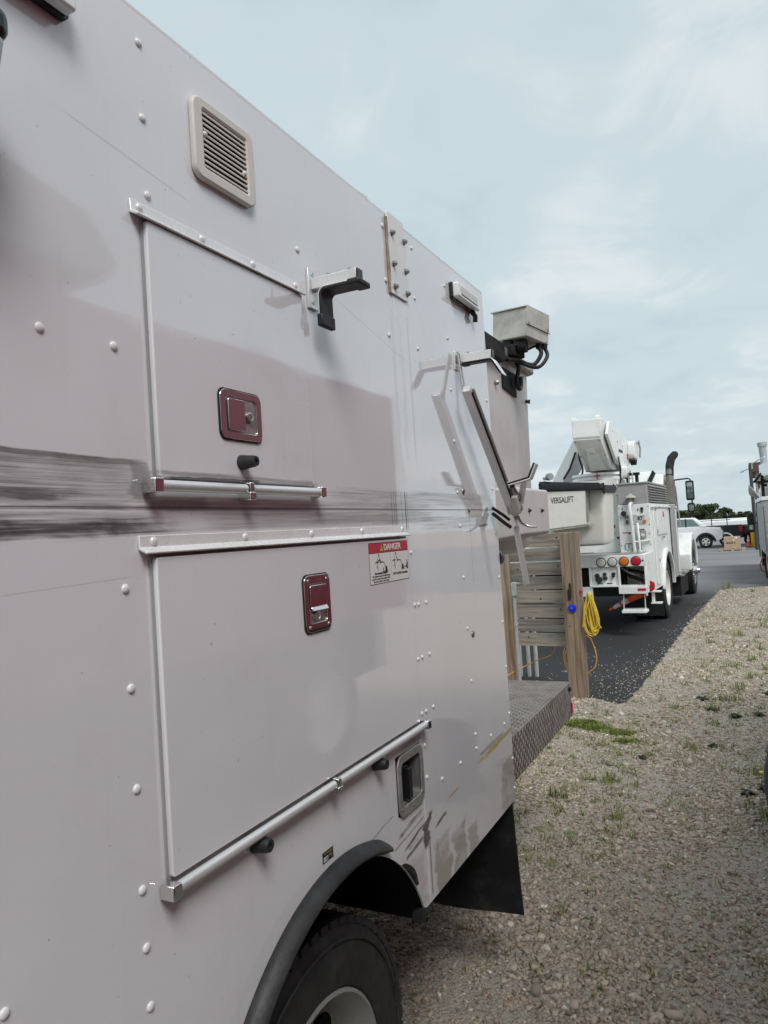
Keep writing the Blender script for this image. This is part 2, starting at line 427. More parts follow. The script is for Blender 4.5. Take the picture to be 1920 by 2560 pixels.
# ------------------------------------------------------------------ mesh helpers
class MB:
    def __init__(s): s.v = []; s.f = []
    def add(s, vs, fs):
        o = len(s.v); s.v += [tuple(p) for p in vs]; s.f += [tuple(i + o for i in q) for q in fs]; return s
    def hexa(s, p):   # 8 points: bottom ring 0-3, top ring 4-7
        return s.add(p, [(3, 2, 1, 0), (4, 5, 6, 7), (0, 1, 5, 4), (1, 2, 6, 5), (2, 3, 7, 6), (3, 0, 4, 7)])
    def box(s, x0, x1, y0, y1, z0, z1):
        return s.hexa([(x0, y0, z0), (x1, y0, z0), (x1, y1, z0), (x0, y1, z0), (x0, y0, z1), (x1, y0, z1), (x1, y1, z1), (x0, y1, z1)])
    def obox(s, c, size, rot=(0, 0, 0)):
        M = Matrix.Translation(c) @ (Matrix.Rotation(rot[2], 4, 'Z') @ Matrix.Rotation(rot[1], 4, 'Y') @ Matrix.Rotation(rot[0], 4, 'X'))
        a, b, h = size[0] / 2, size[1] / 2, size[2] / 2
        return s.hexa([M @ Vector(q) for q in ((-a, -b, -h), (a, -b, -h), (a, b, -h), (-a, b, -h), (-a, -b, h), (a, -b, h), (a, b, h), (-a, b, h))])
    def bar(s, p0, p1, w, h, up=(0, 0, 1)):
        p0, p1 = Vector(p0), Vector(p1); d = (p1 - p0).normalized(); up = Vector(up)
        sd = d.cross(up)
        if sd.length < 1e-4: sd = d.cross(Vector((1, 0, 0)))
        sd.normalize(); u = sd.cross(d).normalized(); sd *= w / 2; u *= h / 2
        return s.hexa([p0 - sd - u, p0 + sd - u, p1 + sd - u, p1 - sd - u, p0 - sd + u, p0 + sd + u, p1 + sd + u, p1 - sd + u])
    def prism(s, poly, axis, a, b):
        n = len(poly)
        def P(q, t):
            return {'x': (t, q[0], q[1]), 'y': (q[0], t, q[1]), 'z': (q[0], q[1], t)}[axis]
        vs = [P(q, a) for q in poly] + [P(q, b) for q in poly]
        fs = [tuple(range(n))[::-1], tuple(range(n, 2 * n))] + [(i, (i + 1) % n, (i + 1) % n + n, i + n) for i in range(n)]
        return s.add(vs, fs)
    def cyl(s, p0, p1, r0, r1=None, n=16, caps=True):
        r1 = r0 if r1 is None else r1
        return s.lathe(p0, p1, [(0, r0), (1, r1)], n, caps)
    def lathe(s, p0, p1, prof, n=24, caps=True):
        p0, p1 = Vector(p0), Vector(p1); d = p1 - p0; q = d.normalized().to_track_quat('Z', 'Y').to_matrix()
        ex, ey = q @ Vector((1, 0, 0)), q @ Vector((0, 1, 0))
        vs = []; fs = []
        for t, r in prof:
            c = p0 + d * t
            vs += [c + ex * (r * cos(2 * pi * i / n)) + ey * (r * sin(2 * pi * i / n)) for i in range(n)]
        for j in range(len(prof) - 1):
            for i in range(n):
                fs.append((j * n + i, j * n + (i + 1) % n, (j + 1) * n + (i + 1) % n, (j + 1) * n + i))
        if caps:
            fs.append(tuple(range(n))[::-1]); fs.append(tuple(range((len(prof) - 1) * n, len(prof) * n)))
        return s.add(vs, fs)
    def tube(s, path, r, n=8, closed=False):
        path = [Vector(p) for p in path]; m = len(path)
        rs = r if isinstance(r, (list, tuple)) else [r] * m
        prev = None; vs = []; fs = []
        for i, p in enumerate(path):
            a = path[i - 1] if i else (path[-1] if closed else path[0]); b = path[(i + 1) % m] if (i < m - 1 or closed) else path[-1]
            d = (b - a).normalized() if (b - a).length > 1e-9 else Vector((0, 0, 1))
            if prev is None:
                x = d.cross(Vector((0, 0, 1)));
                if x.length < .05: x = d.cross(Vector((1, 0, 0)))
            else: x = prev - d * prev.dot(d)
            x.normalize(); prev = x; y = d.cross(x)
            vs += [p + (x * cos(2 * pi * k / n) + y * sin(2 * pi * k / n)) * rs[i] for k in range(n)]
        for j in range(m if closed else m - 1):
            for k in range(n):
                fs.append((j * n + k, j * n + (k + 1) % n, ((j + 1) % m) * n + (k + 1) % n, ((j + 1) % m) * n + k))
        if not closed:
            fs.append(tuple(range(n))[::-1]); fs.append(tuple(range((m - 1) * n, m * n)))
        return s.add(vs, fs)
    def dome(s, c, r, h, axis='x', n=14):
        prof = [(0, r), (.35 * h, r * .97), (.7 * h, r * .78), (.93 * h, r * .42), (h, r * .08)]
        d = {'x': (1, 0, 0), 'y': (0, 1, 0), 'z': (0, 0, 1), '-y': (0, -1, 0)}[axis]
        c = Vector(c); d = Vector(d)
        return s.lathe(c, c + d, prof, n)
    def mesh(s, name, smooth=0, mats=None):
        me = bpy.data.meshes.new(name); me.from_pydata(s.v, [], s.f); me.update()
        b = bmesh.new(); b.from_mesh(me); bmesh.ops.recalc_face_normals(b, faces=b.faces); b.to_mesh(me); b.free()
        if smooth:
            me.polygons.foreach_set('use_smooth', [True] * len(me.polygons))
            me.set_sharp_from_angle(angle=radians(smooth))
        return me
    def build(s, name, mat, parent=None, bevel=0., smooth=0, seg=2, loc=None, label=None):
        me = s.mesh(name, smooth or (35 if bevel else 0)); me.materials.append(MATS[mat])
        return place(name, me, parent, bevel, seg, loc, label)

def crv(path, n=5):
    """Catmull-Rom resampling of a polyline"""
    p = [Vector(q) for q in path]; out = []
    for i in range(len(p) - 1):
        a, b, c, d = p[max(0, i - 1)], p[i], p[i + 1], p[min(len(p) - 1, i + 2)]
        for k in range(n):
            t = k / n; out.append(.5 * ((2 * b) + (c - a) * t + (2 * a - 5 * b + 4 * c - d) * t * t + (3 * b - a - 3 * c + d) * t ** 3))
    return out + [p[-1]]

def place(name, me, parent=None, bevel=0., seg=2, loc=None, label=None):
    o = bpy.data.objects.new(name, me); COL.objects.link(o)
    if parent is not None: o.parent = parent
    if loc is not None: o.location = loc
    if bevel:
        md = o.modifiers.new('bevel', 'BEVEL'); md.width = bevel; md.segments = seg; md.limit_method = 'ANGLE'; md.angle_limit = radians(40)
    if label: o['label'] = label
    return o

def tag(o, label, cat, group=None):
    o['label'] = label; o['category'] = cat
    if group: o['group'] = group
    return o
def thing(name, label, cat, loc=(0, 0, 0), rz=0., group=None):
    o = bpy.data.objects.new(name, None); COL.objects.link(o)
    o.empty_display_size = .2; o.location = loc; o.rotation_euler = (0, 0, rz)
    return tag(o, label, cat, group)
def struct(o): o['kind'] = 'structure'; return o
def stuff(o): o['kind'] = 'stuff'; return o

def rrect(y0, y1, z0, z1, r, n=5):
    out = []
    for cx, cz, a0 in ((y1 - r, z1 - r, 0), (y0 + r, z1 - r, 90), (y0 + r, z0 + r, 180), (y1 - r, z0 + r, 270)):
        for i in range(n + 1):
            a = radians(a0 + 90 * i / n); out.append((cx + r * cos(a), cz + r * sin(a)))
    return out
def ring(mb, outer, inner, axis, a, b):
    """flat frame between two loops with equal point counts, between depths a and b"""
    n = len(outer)
    def P(q, t): return {'x': (t, q[0], q[1]), 'y': (q[0], t, q[1]), 'z': (q[0], q[1], t)}[axis]
    vs = [P(q, a) for q in outer] + [P(q, a) for q in inner] + [P(q, b) for q in outer] + [P(q, b) for q in inner]
    fs = []
    for i in range(n):
        j = (i + 1) % n
        fs += [(i, j, n + j, n + i), (2 * n + i, 3 * n + i, 3 * n + j, 2 * n + j), (i, 2 * n + i, 2 * n + j, j), (n + i, n + j, 3 * n + j, 3 * n + i)]
    return mb.add(vs, fs)

def text_mesh(body, size, M, extrude=.0004, align='CENTER', sx=1., bold=0.):
    cu = bpy.data.curves.new('txt', 'FONT'); cu.body = body; cu.size = size; cu.align_x = align; cu.align_y = 'CENTER'
    cu.extrude = extrude; cu.offset = bold; cu.resolution_u = 3
    ob = bpy.data.objects.new('txt', cu); COL.objects.link(ob)
    bpy.context.view_layer.update()
    dg = bpy.context.evaluated_depsgraph_get()
    me = bpy.data.meshes.new_from_object(ob.evaluated_get(dg))
    bpy.data.objects.remove(ob, do_unlink=True)
    me.transform(M @ Matrix.Diagonal((sx, 1, 1, 1)))
    return me
def join_meshes(name, mes, mat):
    b = bmesh.new()
    for m_ in mes: b.from_mesh(m_)
    me = bpy.data.meshes.new(name); b.to_mesh(me); b.free()
    me.materials.clear(); me.materials.append(MATS[mat]); me.update()
    return me
# text on a +x-facing surface: letters run along +y, up is +z
def MX(x, y, z): return Matrix.Translation((x, y, z)) @ Matrix(((0, 0, 1, 0), (1, 0, 0, 0), (0, 1, 0, 0), (0, 0, 0, 1)))
# text on a -y-facing surface: letters run along +x
def MY(x, y, z): return Matrix.Translation((x, y, z)) @ Matrix(((1, 0, 0, 0), (0, 0, -1, 0), (0, 1, 0, 0), (0, 0, 0, 1)))

# ------------------------------------------------------------------ ground
def gz(y): return -.0111 * max(0., min(y, 75.) - 19.)
def sheet(name, mat, quads_y, x0, x1, dz):
    mb = MB(); vs = []; fs = []
    for y in quads_y: vs += [(x0, y, gz(y) + dz), (x1, y, gz(y) + dz)]
    for i in range(len(quads_y) - 1): fs.append((2 * i, 2 * i + 1, 2 * i + 3, 2 * i + 2))
    mb.add(vs, fs); o = mb.build(name, mat); return struct(o)
sheet('ground', 'gravel_ground', [-400, 19, 75, 1500], -900, 900, 0)
# asphalt yard: fresh strip beside the gravel bed, then the open yard
mb = MB()
edge = []
random.seed(3)
def wob(a): return random.uniform(-a, a)
left = [(-60, 14.0), (-12, 10.6), (-4.5, 8.7), (-2.4, 8.05), (-1.5, 7.75), (-.95, 7.5), (-.6, 7.28), (-.36, 7.12)]
rightedge = [(-.30, 7.2), (-.25, 7.8), (-.22, 9.0), (-.18, 10.6), (-.14, 12.4), (-.03, 14.6), (.08, 16.6), (.15, 18.0)]
far_r = [(.5, 18.35), (1.07, 18.75), (2.5, 19.0), (60, 19.0)]
poly = left + rightedge + far_r
dense = []
for i in range(len(poly) - 1):
    a, b = poly[i], poly[i + 1]; L = sqrt((a[0] - b[0]) ** 2 + (a[1] - b[1]) ** 2); k_ = max(1, min(14, int(L / .12)))
    for j in range(k_):
        t = j / k_; dense.append((a[0] + (b[0] - a[0]) * t + wob(.025 if L < 5 else 0), a[1] + (b[1] - a[1]) * t + wob(.03 if L < 5 else 0)))
dense.append(poly[-1])
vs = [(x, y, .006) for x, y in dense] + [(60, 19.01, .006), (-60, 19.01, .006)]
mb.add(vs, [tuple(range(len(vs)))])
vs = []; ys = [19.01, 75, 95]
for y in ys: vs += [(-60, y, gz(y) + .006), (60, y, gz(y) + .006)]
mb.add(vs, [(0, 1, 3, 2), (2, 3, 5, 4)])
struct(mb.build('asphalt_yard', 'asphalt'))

def on_asphalt(x, y):
    if y > 18.5: return True
    if y < 7.12: return False
    xr = np.interp(y, [7.1, 7.8, 9, 10.6, 12.4, 14.6, 18.2], [-.31, -.25, -.22, -.18, -.14, -.03, .15])
    if x > xr: return False
    yl = np.interp(x, [-12, -4.5, -2.4, -1.5, -.95, -.6, -.36], [10.6, 8.7, 8.05, 7.75, 7.5, 7.28, 7.12])
    return y > yl

# loose stones
CUBE = np.array([(-1, -1, -1), (1, -1, -1), (1, 1, -1), (-1, 1, -1), (-1, -1, 1), (1, -1, 1), (1, 1, 1), (-1, 1, 1)], float)
CF = np.array([(3, 2, 1, 0), (4, 5, 6, 7), (0, 1, 5, 4), (1, 2, 6, 5), (2, 3, 7, 6), (3, 0, 4, 7)])
def stones(name, pts, sizes, mat='gravel_stone', bright=None, flat=.62):
    n = len(pts)
    v = np.repeat(CUBE[None], n, 0) * rng.uniform(.55, 1.0, (n, 8, 1)) + rng.uniform(-.28, .28, (n, 8, 3))
    v[:, 4:, :2] *= rng.uniform(.55, .95, (n, 1, 1))
    v *= np.stack([rng.uniform(.75, 1.35, n), rng.uniform(.7, 1.1, n), flat * rng.uniform(.6, 1.1, n)], 1)[:, None, :]
    a = rng.uniform(0, 2 * pi, n); tx = rng.uniform(-.45, .45, n); ty = rng.uniform(-.45, .45, n)
    ca, sa = np.cos(a), np.sin(a)
    v[:, :, 2] += v[:, :, 0] * tx[:, None] + v[:, :, 1] * ty[:, None]
    x = v[:, :, 0] * ca[:, None] - v[:, :, 1] * sa[:, None]; y = v[:, :, 0] * sa[:, None] + v[:, :, 1] * ca[:, None]
    v = np.stack([x, y, v[:, :, 2]], 2) * sizes[:, None, None] + pts[:, None, :]
    f = (CF[None] + (np.arange(n) * 8)[:, None, None]).reshape(-1)
    me = bpy.data.meshes.new(name)
    me.vertices.add(n * 8); me.vertices.foreach_set('co', v.reshape(-1))
    me.loops.add(n * 24); me.loops.foreach_set('vertex_index', f.astype(np.int32))
    me.polygons.add(n * 6); me.polygons.foreach_set('loop_start', np.arange(0, n * 24, 4, dtype=np.int32))
    me.update(calc_edges=True)
    r = rng.beta(1.5, 1.8, n) if bright is None else rng.uniform(*bright, n)
    at = me.attributes.new('rnd', 'FLOAT', 'POINT'); at.data.foreach_set('value', np.repeat(r, 8))
    me.materials.append(MATS[mat])
    o = bpy.data.objects.new(name, me); COL.objects.link(o)
    return stuff(o)
P_, S_ = [], []
for (x0, x1, y0, y1, den, s0, s1) in ((-1.6, 1.05, 1.7, 4.0, 4300, .0052, .0175), (-1.2, 1.1, 4.0, 6.4, 3300, .0062, .0170),
                                      (-1.3, 1.15, 6.4, 9.5, 1600, .008, .019), (-.4, 1.3, 9.5, 13.5, 900, .010, .020), (-.3, 1.4, 13.5, 18.9, 420, .012, .024),
                                      (1.05, 2.2, 1.2, 6.4, 500, .008, .016), (-2.6, -1.2, 2.0, 7.8, 350, .008, .016)):
    n = int((x1 - x0) * (y1 - y0) * den)
    x = rng.uniform(x0, x1, n); y = rng.uniform(y0, y1, n)
    s = s0 + (s1 - s0) * rng.beta(1.2, 3.2, n); s[rng.random(n) < .012] *= 1.9
    pn = .5 + .25 * np.sin(x * 5.1 + 1.7 * np.sin(y * 2.3)) + .25 * np.sin(y * 4.3 + 2.1 * np.sin(x * 3.1 + 1))
    s = s * (.78 + .42 * pn)
    thin = rng.random(n) < (.45 + .75 * pn)
    x, y, s, n = x[thin], y[thin], s[thin], int(thin.sum())
    keep = np.array([not on_asphalt(a, b) or random.random() < .012 for a, b in zip(x, y)])
    P_.append(np.stack([x, y, s * .25], 1)[keep]); S_.append(s[keep])
stones('gravel', np.concatenate(P_), np.concatenate(S_))
# pale chips thrown on to the asphalt
n = 380
x = -.2 - np.abs(rng.normal(0, .55, n)); y = 7.1 + np.abs(rng.normal(0, 1.3, n)) + .25 * np.abs(x + .3)
k2 = np.array([on_asphalt(a, b) for a, b in zip(x, y)])
x2 = rng.uniform(-.8, -.1, 260); y2 = rng.uniform(7.2, 16, 260); x2 = np.interp(y2, [7, 18], [-.3, .1]) - np.abs(rng.normal(0, .12, 260))
px = np.concatenate([x[k2], x2]); py = np.concatenate([y[k2], y2])
sz = rng.uniform(.0028, .0075, len(px))
stones('loose_stone_chips', np.stack([px, py, .006 + sz * .3], 1), sz, bright=(.62, 1.0))
# a few lone bigger rocks
for i, (x, y, s, lb) in enumerate(((.22, 4.55, .032, 'fist-sized tan rock lying alone on the gravel'), (.50, 3.35, .022, 'small brown rock on the near gravel right of the mud flap'),
                                   (-.72, 7.02, .035, 'pale rock at the foot of the wooden post'))):
    b = bmesh.new(); bmesh.ops.create_icosphere(b, subdivisions=2, radius=s)
    for v in b.verts: v.co *= random.uniform(.82, 1.12); v.co.z *= .7
    me = bpy.data.meshes.new('rock'); b.to_mesh(me); b.free(); me.materials.append(MATS['pallet_wood' if i == 9 else 'gravel_stone'])
    at = me.attributes.new('rnd', 'FLOAT', 'POINT'); at.data.foreach_set('value', [.55 + .1 * i] * len(me.vertices))
    o = place('rock', me, None, 0, 2, (x, y, s * .35)); tag(o, lb, 'rock', 'lone rocks on the gravel')

# weeds growing through the gravel
def tuft(mb, x, y, h, nb, spread, wid=.004, z0=0., rad=.02):
    for _ in range(nb):
        a = random.uniform(0, 2 * pi); L = h * random.uniform(.35, 1.15); lean = random.uniform(.15, spread)
        bx, by = x + random.gauss(0, rad), y + random.gauss(0, rad)
        dx, dy = cos(a), sin(a); w = wid * random.uniform(.5, 1.3)
        px, py = -dy * w, dx * w
        m1 = (bx + dx * lean * L * .5, by + dy * lean * L * .5, z0 + L * .6); t = (bx + dx * lean * L * 1.2, by + dy * lean * L * 1.2, z0 + L * (1 - .35 * lean))
        o = len(mb.v)
        mb.v += [(bx - px, by - py, z0), (bx + px, by + py, z0), (m1[0] + px, m1[1] + py, m1[2]), (m1[0] - px, m1[1] - py, m1[2]), t]
        mb.f += [(o, o + 1, o + 2, o + 3), (o + 3, o + 2, o + 4)]
mb = MB(); random.seed(21)
for _ in range(900):
    y = random.choice((random.uniform(2.6, 6), random.uniform(4.5, 9), random.uniform(5.0, 13)))
    x = random.uniform(-1.2, 1.1)
    if random.random() < .45: x = random.uniform(-1.0, .1); y = random.uniform(3.6, 6.8)
    if on_asphalt(x, y): continue
    tuft(mb, x, y, random.uniform(.015, .06), random.randint(3, 13), 1.3, .0026, 0., random.uniform(.008, .035))
for x, y, h in ((.66, 7.9, .10), (.75, 9.4, .12), (.60, 9.0, .10), (.85, 10.2, .12), (.35, 5.8, .09), (-.08, 5.0, .10), (.05, 4.35, .085), (.8, 5.35, .09), (.83, 4.6, .10), (-.35, 4.6, .09), (-.42, 3.7, .08),
                (.62, 11.3, .12), (.9, 12.2, .13), (.72, 8.4, .12), (.52, 7.4, .09), (.3, 18.5, .22), (.22, 18.3, .2), (.8, 17.5, .12)):
    tuft(mb, x, y, h, 26, .9, .0028, 0., .022)
    tuft(mb, x + random.uniform(-.08, .08), y + random.uniform(-.1, .1), h * .6, 22, 1.2, .0026, 0., .05)
for _ in range(70):
    x, y = random.uniform(.1, 1.1), random.uniform(6.5, 13.5)
    if not on_asphalt(x, y): tuft(mb, x, y, random.uniform(.04, .10), random.randint(8, 22), 1.1, .003, 0., random.uniform(.015, .05))
stuff(mb.build('weeds', 'weed_green'))
def clump(name, mat, pts, label):
    mb = MB()
    for x, y, rx, ry, h in pts:
        for _ in range(int(2600 * rx * ry * 20)):
            a = random.uniform(0, 2 * pi); q = sqrt(random.random())
            tuft(mb, x + rx * q * cos(a), y + ry * q * sin(a), h * (1.1 - .6 * q), 3, 1.1, .004)
    o = mb.build(name, mat); o['kind'] = 'stuff'; return o
clump('bright_green_moss', 'moss_green', ((-.52, 6.32, .14, .10, .05), (-.40, 6.22, .10, .08, .04), (-.20, 6.12, .11, .08, .04), (-.11, 5.90, .09, .05, .035)), '')
mb = MB(); random.seed(5)
for cx, cy, s in ((.72, 4.95, .05), (.83, 5.05, .05), (.45, 7.0, .06), (.62, 6.8, .06), (.8, 6.9, .06), (.05, 5.5, .04), (.5, 5.9, .04), (.35, 7.4, .06), (.9, 7.7, .06)):
    for _ in range(26):
        a = random.uniform(0, 2 * pi); L = s * random.uniform(.5, 1.3); w = L * .22; dx, dy = cos(a), sin(a); o = len(mb.v); z = random.uniform(.006, .02)
        mb.v += [(cx, cy, .01), (cx + dx * L * .5 - dy * w, cy + dy * L * .5 + dx * w, z + .012), (cx + dx * L, cy + dy * L, z), (cx + dx * L * .5 + dy * w, cy + dy * L * .5 - dx * w, z + .012)]
        mb.f += [(o, o + 1, o + 2, o + 3)]
stuff(mb.build('broadleaf_weeds', 'leaf_dark'))
d = thing('dandelion', 'small yellow dandelion flower on the gravel by the right edge', 'flower', (.80, 5.12, 0))
mb = MB(); mb.tube([(0, 0, 0), (.004, .003, .05), (.006, 0, .085)], .0022, 6); mb.build('stem', 'weed_green', d, smooth=40)
mb = MB(); mb.lathe((.006, 0, .083), (.006, 0, .098), [(0, .004), (.5, .016), (1, .012)], 12); mb.build('bloom', 'decal_yellow', d, smooth=40)

# ------------------------------------------------------------------ the near utility truck (side panel is the plane x = 0)
T = thing('utility_truck', 'white utility body truck with scuffed side panel filling the left of the photo', 'truck')
TOP, SILL, REAR = 2.588, .692, 2.68
ACY, ACZ, AR = 1.395, .505, .468            # wheel arch
def arch_pts(r, a0, a1, n=26): return [(ACY + r * cos(radians(a0 + (a1 - a0) * i / n)), ACZ + r * sin(radians(a0 + (a1 - a0) * i / n))) for i in range(n + 1)]
# front side panel (with arch and filler opening), made of butted pieces
mb = MB()
SEAM = 1.862
for za, zb in ((1.13, 1.69), (1.69, 1.87), (1.87, TOP)): mb.prism([(-3.6, za), (SEAM, za), (SEAM, zb), (-3.6, zb)], 'x', -.03, 0)
mb.prism([(-3.6, .976), (1.70, .976), (1.70, 1.13), (-3.6, 1.13)], 'x', -.03, 0)
mb.prism([(1.856, .976), (SEAM, .976), (SEAM, 1.13), (1.856, 1.13)], 'x', -.03, 0)
aa = math.degrees(math.asin((SILL - ACZ) / AR))
mb.prism([(-3.6, SILL)] + [p for p in arch_pts(AR, 180 - aa, aa)] + [(SEAM, SILL), (SEAM, .976), (-3.6, .976)], 'x', -.005, 0)
band_mats(mb.build('front_side_panel', 'panel_lower', T))
mb = MB()
for za, zb in ((SILL + .001, 1.69), (1.69, 1.87), (1.87, TOP - .002)): mb.box(-.03, .0012, SEAM + .0006, REAR, za, zb)
band_mats(mb.build('rear_side_panel', 'panel_lower', T))
mb = MB(); mb.box(-2.30, -.0305, REAR - .04, REAR - .002, SILL, TOP - .004); mb.build('rear_wall', 'white_paint', T)
mb = MB(); mb.box(-2.32, .0, -3.6, REAR, TOP + .0005, TOP + .006); mb.build('roof', 'white_paint', T)
mb = MB(); mb.box(-2.32, -2.29, -3.6, REAR - .05, SILL, TOP - .004); mb.build('far_side_panel', 'white_paint', T)
mb = MB(); mb.box(-2.28, -.032, -3.6, .62, SILL - .02, SILL); mb.box(-2.28, -.032, 1.93, REAR - .05, SILL - .02, SILL); mb.box(-2.28, -.6, .62, 1.93, SILL - .02, SILL); mb.build('floor_pan', 'chassis_black', T)
mb = MB()
for xx in (-1.58, -.86): mb.box(xx - .05, xx + .05, -3.5, 4.0, .46, .64)
for yy in (.1, 1.1, 1.75, 2.6, 3.3): mb.box(-1.5, -.9, yy, yy + .08, .5, .6)
mb.cyl((-2.2, 1.42, .41), (-.1, 1.42, .41), .07, n=16)
mb.build('chassis', 'chassis_black', T)
# wheel well liner
mb = MB()
aw = arch_pts(.525, 200, 12, 30)
n = len(aw); vs = [(-.033, y, z) for y, z in aw] + [(-.56, y, z) for y, z in aw]
mb.add(vs, [(i, i + 1, n + i + 1, n + i) for i in range(n - 1)] + [tuple(range(n, 2 * n))])
mb.build('wheel_well', 'carpet_black', T)
# vents in roofline, small roof cap seen over the edge
mb = MB(); mb.prism([(1.60, TOP + .004), (1.80, TOP + .004), (1.80, TOP + .012), (1.775, TOP + .03), (1.63, TOP + .02)], 'x', -.16, -.015)
mb.build('roof_cap', 'cream_plastic', T, bevel=.004)
# rivets
RIV = [(.918,2.537),(.918,2.41),(.92,2.281),(1.377,2.338),(1.377,2.164),(1.377,1.992),(1.827,2.55),(1.827,2.398),(1.827,2.245),(2.02,2.549),(2.02,2.397),(2.02,2.245),
(2.278,2.506),(2.278,2.332),(2.649,2.175),(2.65,2.009),(.698,2.012),(.83,2.013),(.828,1.643),(.829,1.493),(.83,1.343),(.831,1.193),(.833,1.107),(.835,1.02),(.896,1.153),(1.083,1.151),
(1.271,1.150),(1.454,1.152),(1.377,1.821),(2.276,2.161),(2.276,1.991),(2.276,1.823),(2.279,1.713),(2.28,1.545),(1.876,1.646),(2.651,1.68),(2.656,1.516),(2.647,1.844),
(1.88,1.5),(1.906,1.499),(1.96,1.499),(2.284,1.378),(2.661,1.349),(1.88,1.35),(1.908,1.351),(1.96,1.351),(2.665,1.182),(2.289,1.207),(1.882,1.2),(1.911,1.2),(1.964,1.2),
(2.668,1.01),(1.886,1.112),(2.294,1.033),(2.446,.988),(2.602,.988),(2.296,.987),(2.146,.985),(2.67,.844),(1.888,1.024),(1.994,.985),(2.67,.736),(1.66,1.153),(.48,2.012),(.26,2.012),
(.836,.94),(.60,1.150)]
mb = MB(); mb.dome((0, 0, 0), .0074, .0042); rivme = mb.mesh('rivet', 50); rivme.materials.append(MATS['white_paint'])
mb = MB(); mb.dome((0, 0, 0), .0056, .0044); rivs = mb.mesh('rivet', 50); rivs.materials.append(MATS['white_paint'])
for y, z in RIV:
    place('rivet', rivs if y > 1.85 else rivme, T, loc=(.0014 if y > SEAM else .0002, y, z))

# --- doors
def door(name, y0, y1, z0, z1, mat):
    mb = MB(); mb.prism(rrect(y0 - .004, y1 + .004, z0 - .004, z1 + .004, .006, 3), 'x', .0003, .0035)
    mb.build('door_gap_shade', 'gap_shade_grey', T)  # grey strip stands in for the shaded gap round the door
    mb = MB(); mb.prism(rrect(y0, y1, z0, z1, .006, 3), 'x', .002, .0125)
    return mb.build(name, mat, T, bevel=.0025, seg=3)
UD = door('upper_door', .902, 1.366, 1.812, 2.232, 'panel_middle')
LD = door('lower_door', .884, 1.845, 1.188, 1.687, 'panel_plain')
# drip rails
def rail(y0, y1, z, name):
    mb = MB()
    prof = [(.0004, z + .013), (.004, z + .013), (.005, z - .006), (.018, z - .012), (.019, z - .015), (.0165, z - .0165), (.0004, z - .009)]
    mb.prism([(p[0], p[1]) for p in prof], 'y', y0, y1)
    return mb.build(name, 'rail_white', T, bevel=.0012)
RU = rail(.876, 1.372, 2.247, 'upper_drip_rail')
RL = rail(.858, 1.845, 1.709, 'lower_drip_rail')
mb = MB(); mb.dome((0, 0, 0), .0072, .0045); rm2 = mb.mesh('rail_rivet', 50); rm2.materials.append(MATS['rail_white'])
for y in (.895, 1.048, 1.20, 1.353): place('rail_rivet', rm2, RU, loc=(.0042, y, 2.2505))
for y in (.888, 1.125, 1.359, 1.59, 1.822): place('rail_rivet', rm2, RL, loc=(.0042, y, 1.7125))
# hinge rods along the bottom of both doors
def rod(y0, y1, z, r, ym, name):
    mb = MB(); mb.cyl((.020, y0, z), (.020, ym - .008, z), r, n=18); mb.cyl((.020, ym + .012, z), (.020, y1, z), r, n=18)
    R_ = mb.build(name, 'aluminium', T, smooth=40)
    for yy in (y0 - .012, y1 + .002):
        mb = MB(); mb.box(.004, .032, yy - .006, yy + .014, z - .0115, z + .0115); mb.build('end_block', 'chrome', R_, bevel=.002)
    mb = MB(); mb.box(.003, .032, ym - .007, ym + .011, z - .021, z - .006); mb.box(.010, .0305, ym - .004, ym + .008, z - .006, z + .012); mb.build('hinge_clip', 'chrome', R_, bevel=.0015)
rod(.888, 1.372, 1.800, .0092, 1.120, 'upper_hinge_rod')
rod(.880, 1.858, 1.176, .0092, 1.371, 'lower_hinge_rod')

# --- paddle latches: polished steel pans
def latch(name, y0, y1, z0, z1, horiz):
    r = .016; x0, x1 = .0128, .0165
    m_ = .016
    mb = MB(); mb.prism(rrect(y0 - .0025, y1 + .0025, z0 - .0025, z1 + .0025, r, 6), 'x', .0126, .0145)
    root = mb.build(name, 'black_rubber', T)
    oy = rrect(y0, y1, z0, z1, r, 6)
    if horiz: iy = rrect(y0 + m_, y1 - m_, z0 + m_ * .8, z1 - m_ * .8, .007, 6)
    else: iy = rrect(y0 + m_, y1 - m_, z0 + m_ * 1.15, z1 - m_ * 1.15, .007, 6)
    mb = MB(); ring(mb, oy, iy, 'x', .0146, .0172); mb.build('bezel', 'chrome', root, bevel=.0009)
    ys, zs = [p[0] for p in iy], [p[1] for p in iy]
    a0, a1, b0, b1 = min(ys), max(ys), min(zs), max(zs)
    mb = MB(); mb.box(.0128, .0146, a0, a1, b0, b1); mb.build('pan', 'steel', root)
    if horiz:
        mb = MB(); mb.prism(rrect(a0 + .004, a0 + .054, b0 + .003, b1 - .003, .004, 3), 'x', .0165, .0195); mb.build('paddle', 'chrome', root, bevel=.0012)
        lc = (a0 + .068, (b0 + b1) / 2 - .001)
    else:
        mb = MB(); mb.prism(rrect(a0 + .003, a1 - .003, b0 + .034, b1 - .003, .004, 3), 'x', .0165, .0195); mb.prism([(.0165, b0 + .0345), (.0195, b0 + .0345), (.0245, b0 + .026), (.0225, b0 + .0255)], 'y', a0 + .004, a1 - .004); mb.build('paddle', 'chrome', root, bevel=.0012)
        lc = (a0 + .028, b0 + .014)
        for yy in (y0 + .014, y1 - .014):
            for zz in (z0 + .011, z1 - .011):
                mb = MB(); mb.dome((.0172, yy, zz), .0038, .002); mb.build('screw', 'steel', root, smooth=50)
    mb = MB(); mb.lathe((.0146, lc[0], lc[1]), (.0206, lc[0], lc[1]), [(0, .0105), (.8, .0105), (1, .009), (1, .0065), (.8, .006), (.8, .001)], 20); mb.build('lock_cylinder', 'steel', root, smooth=40)
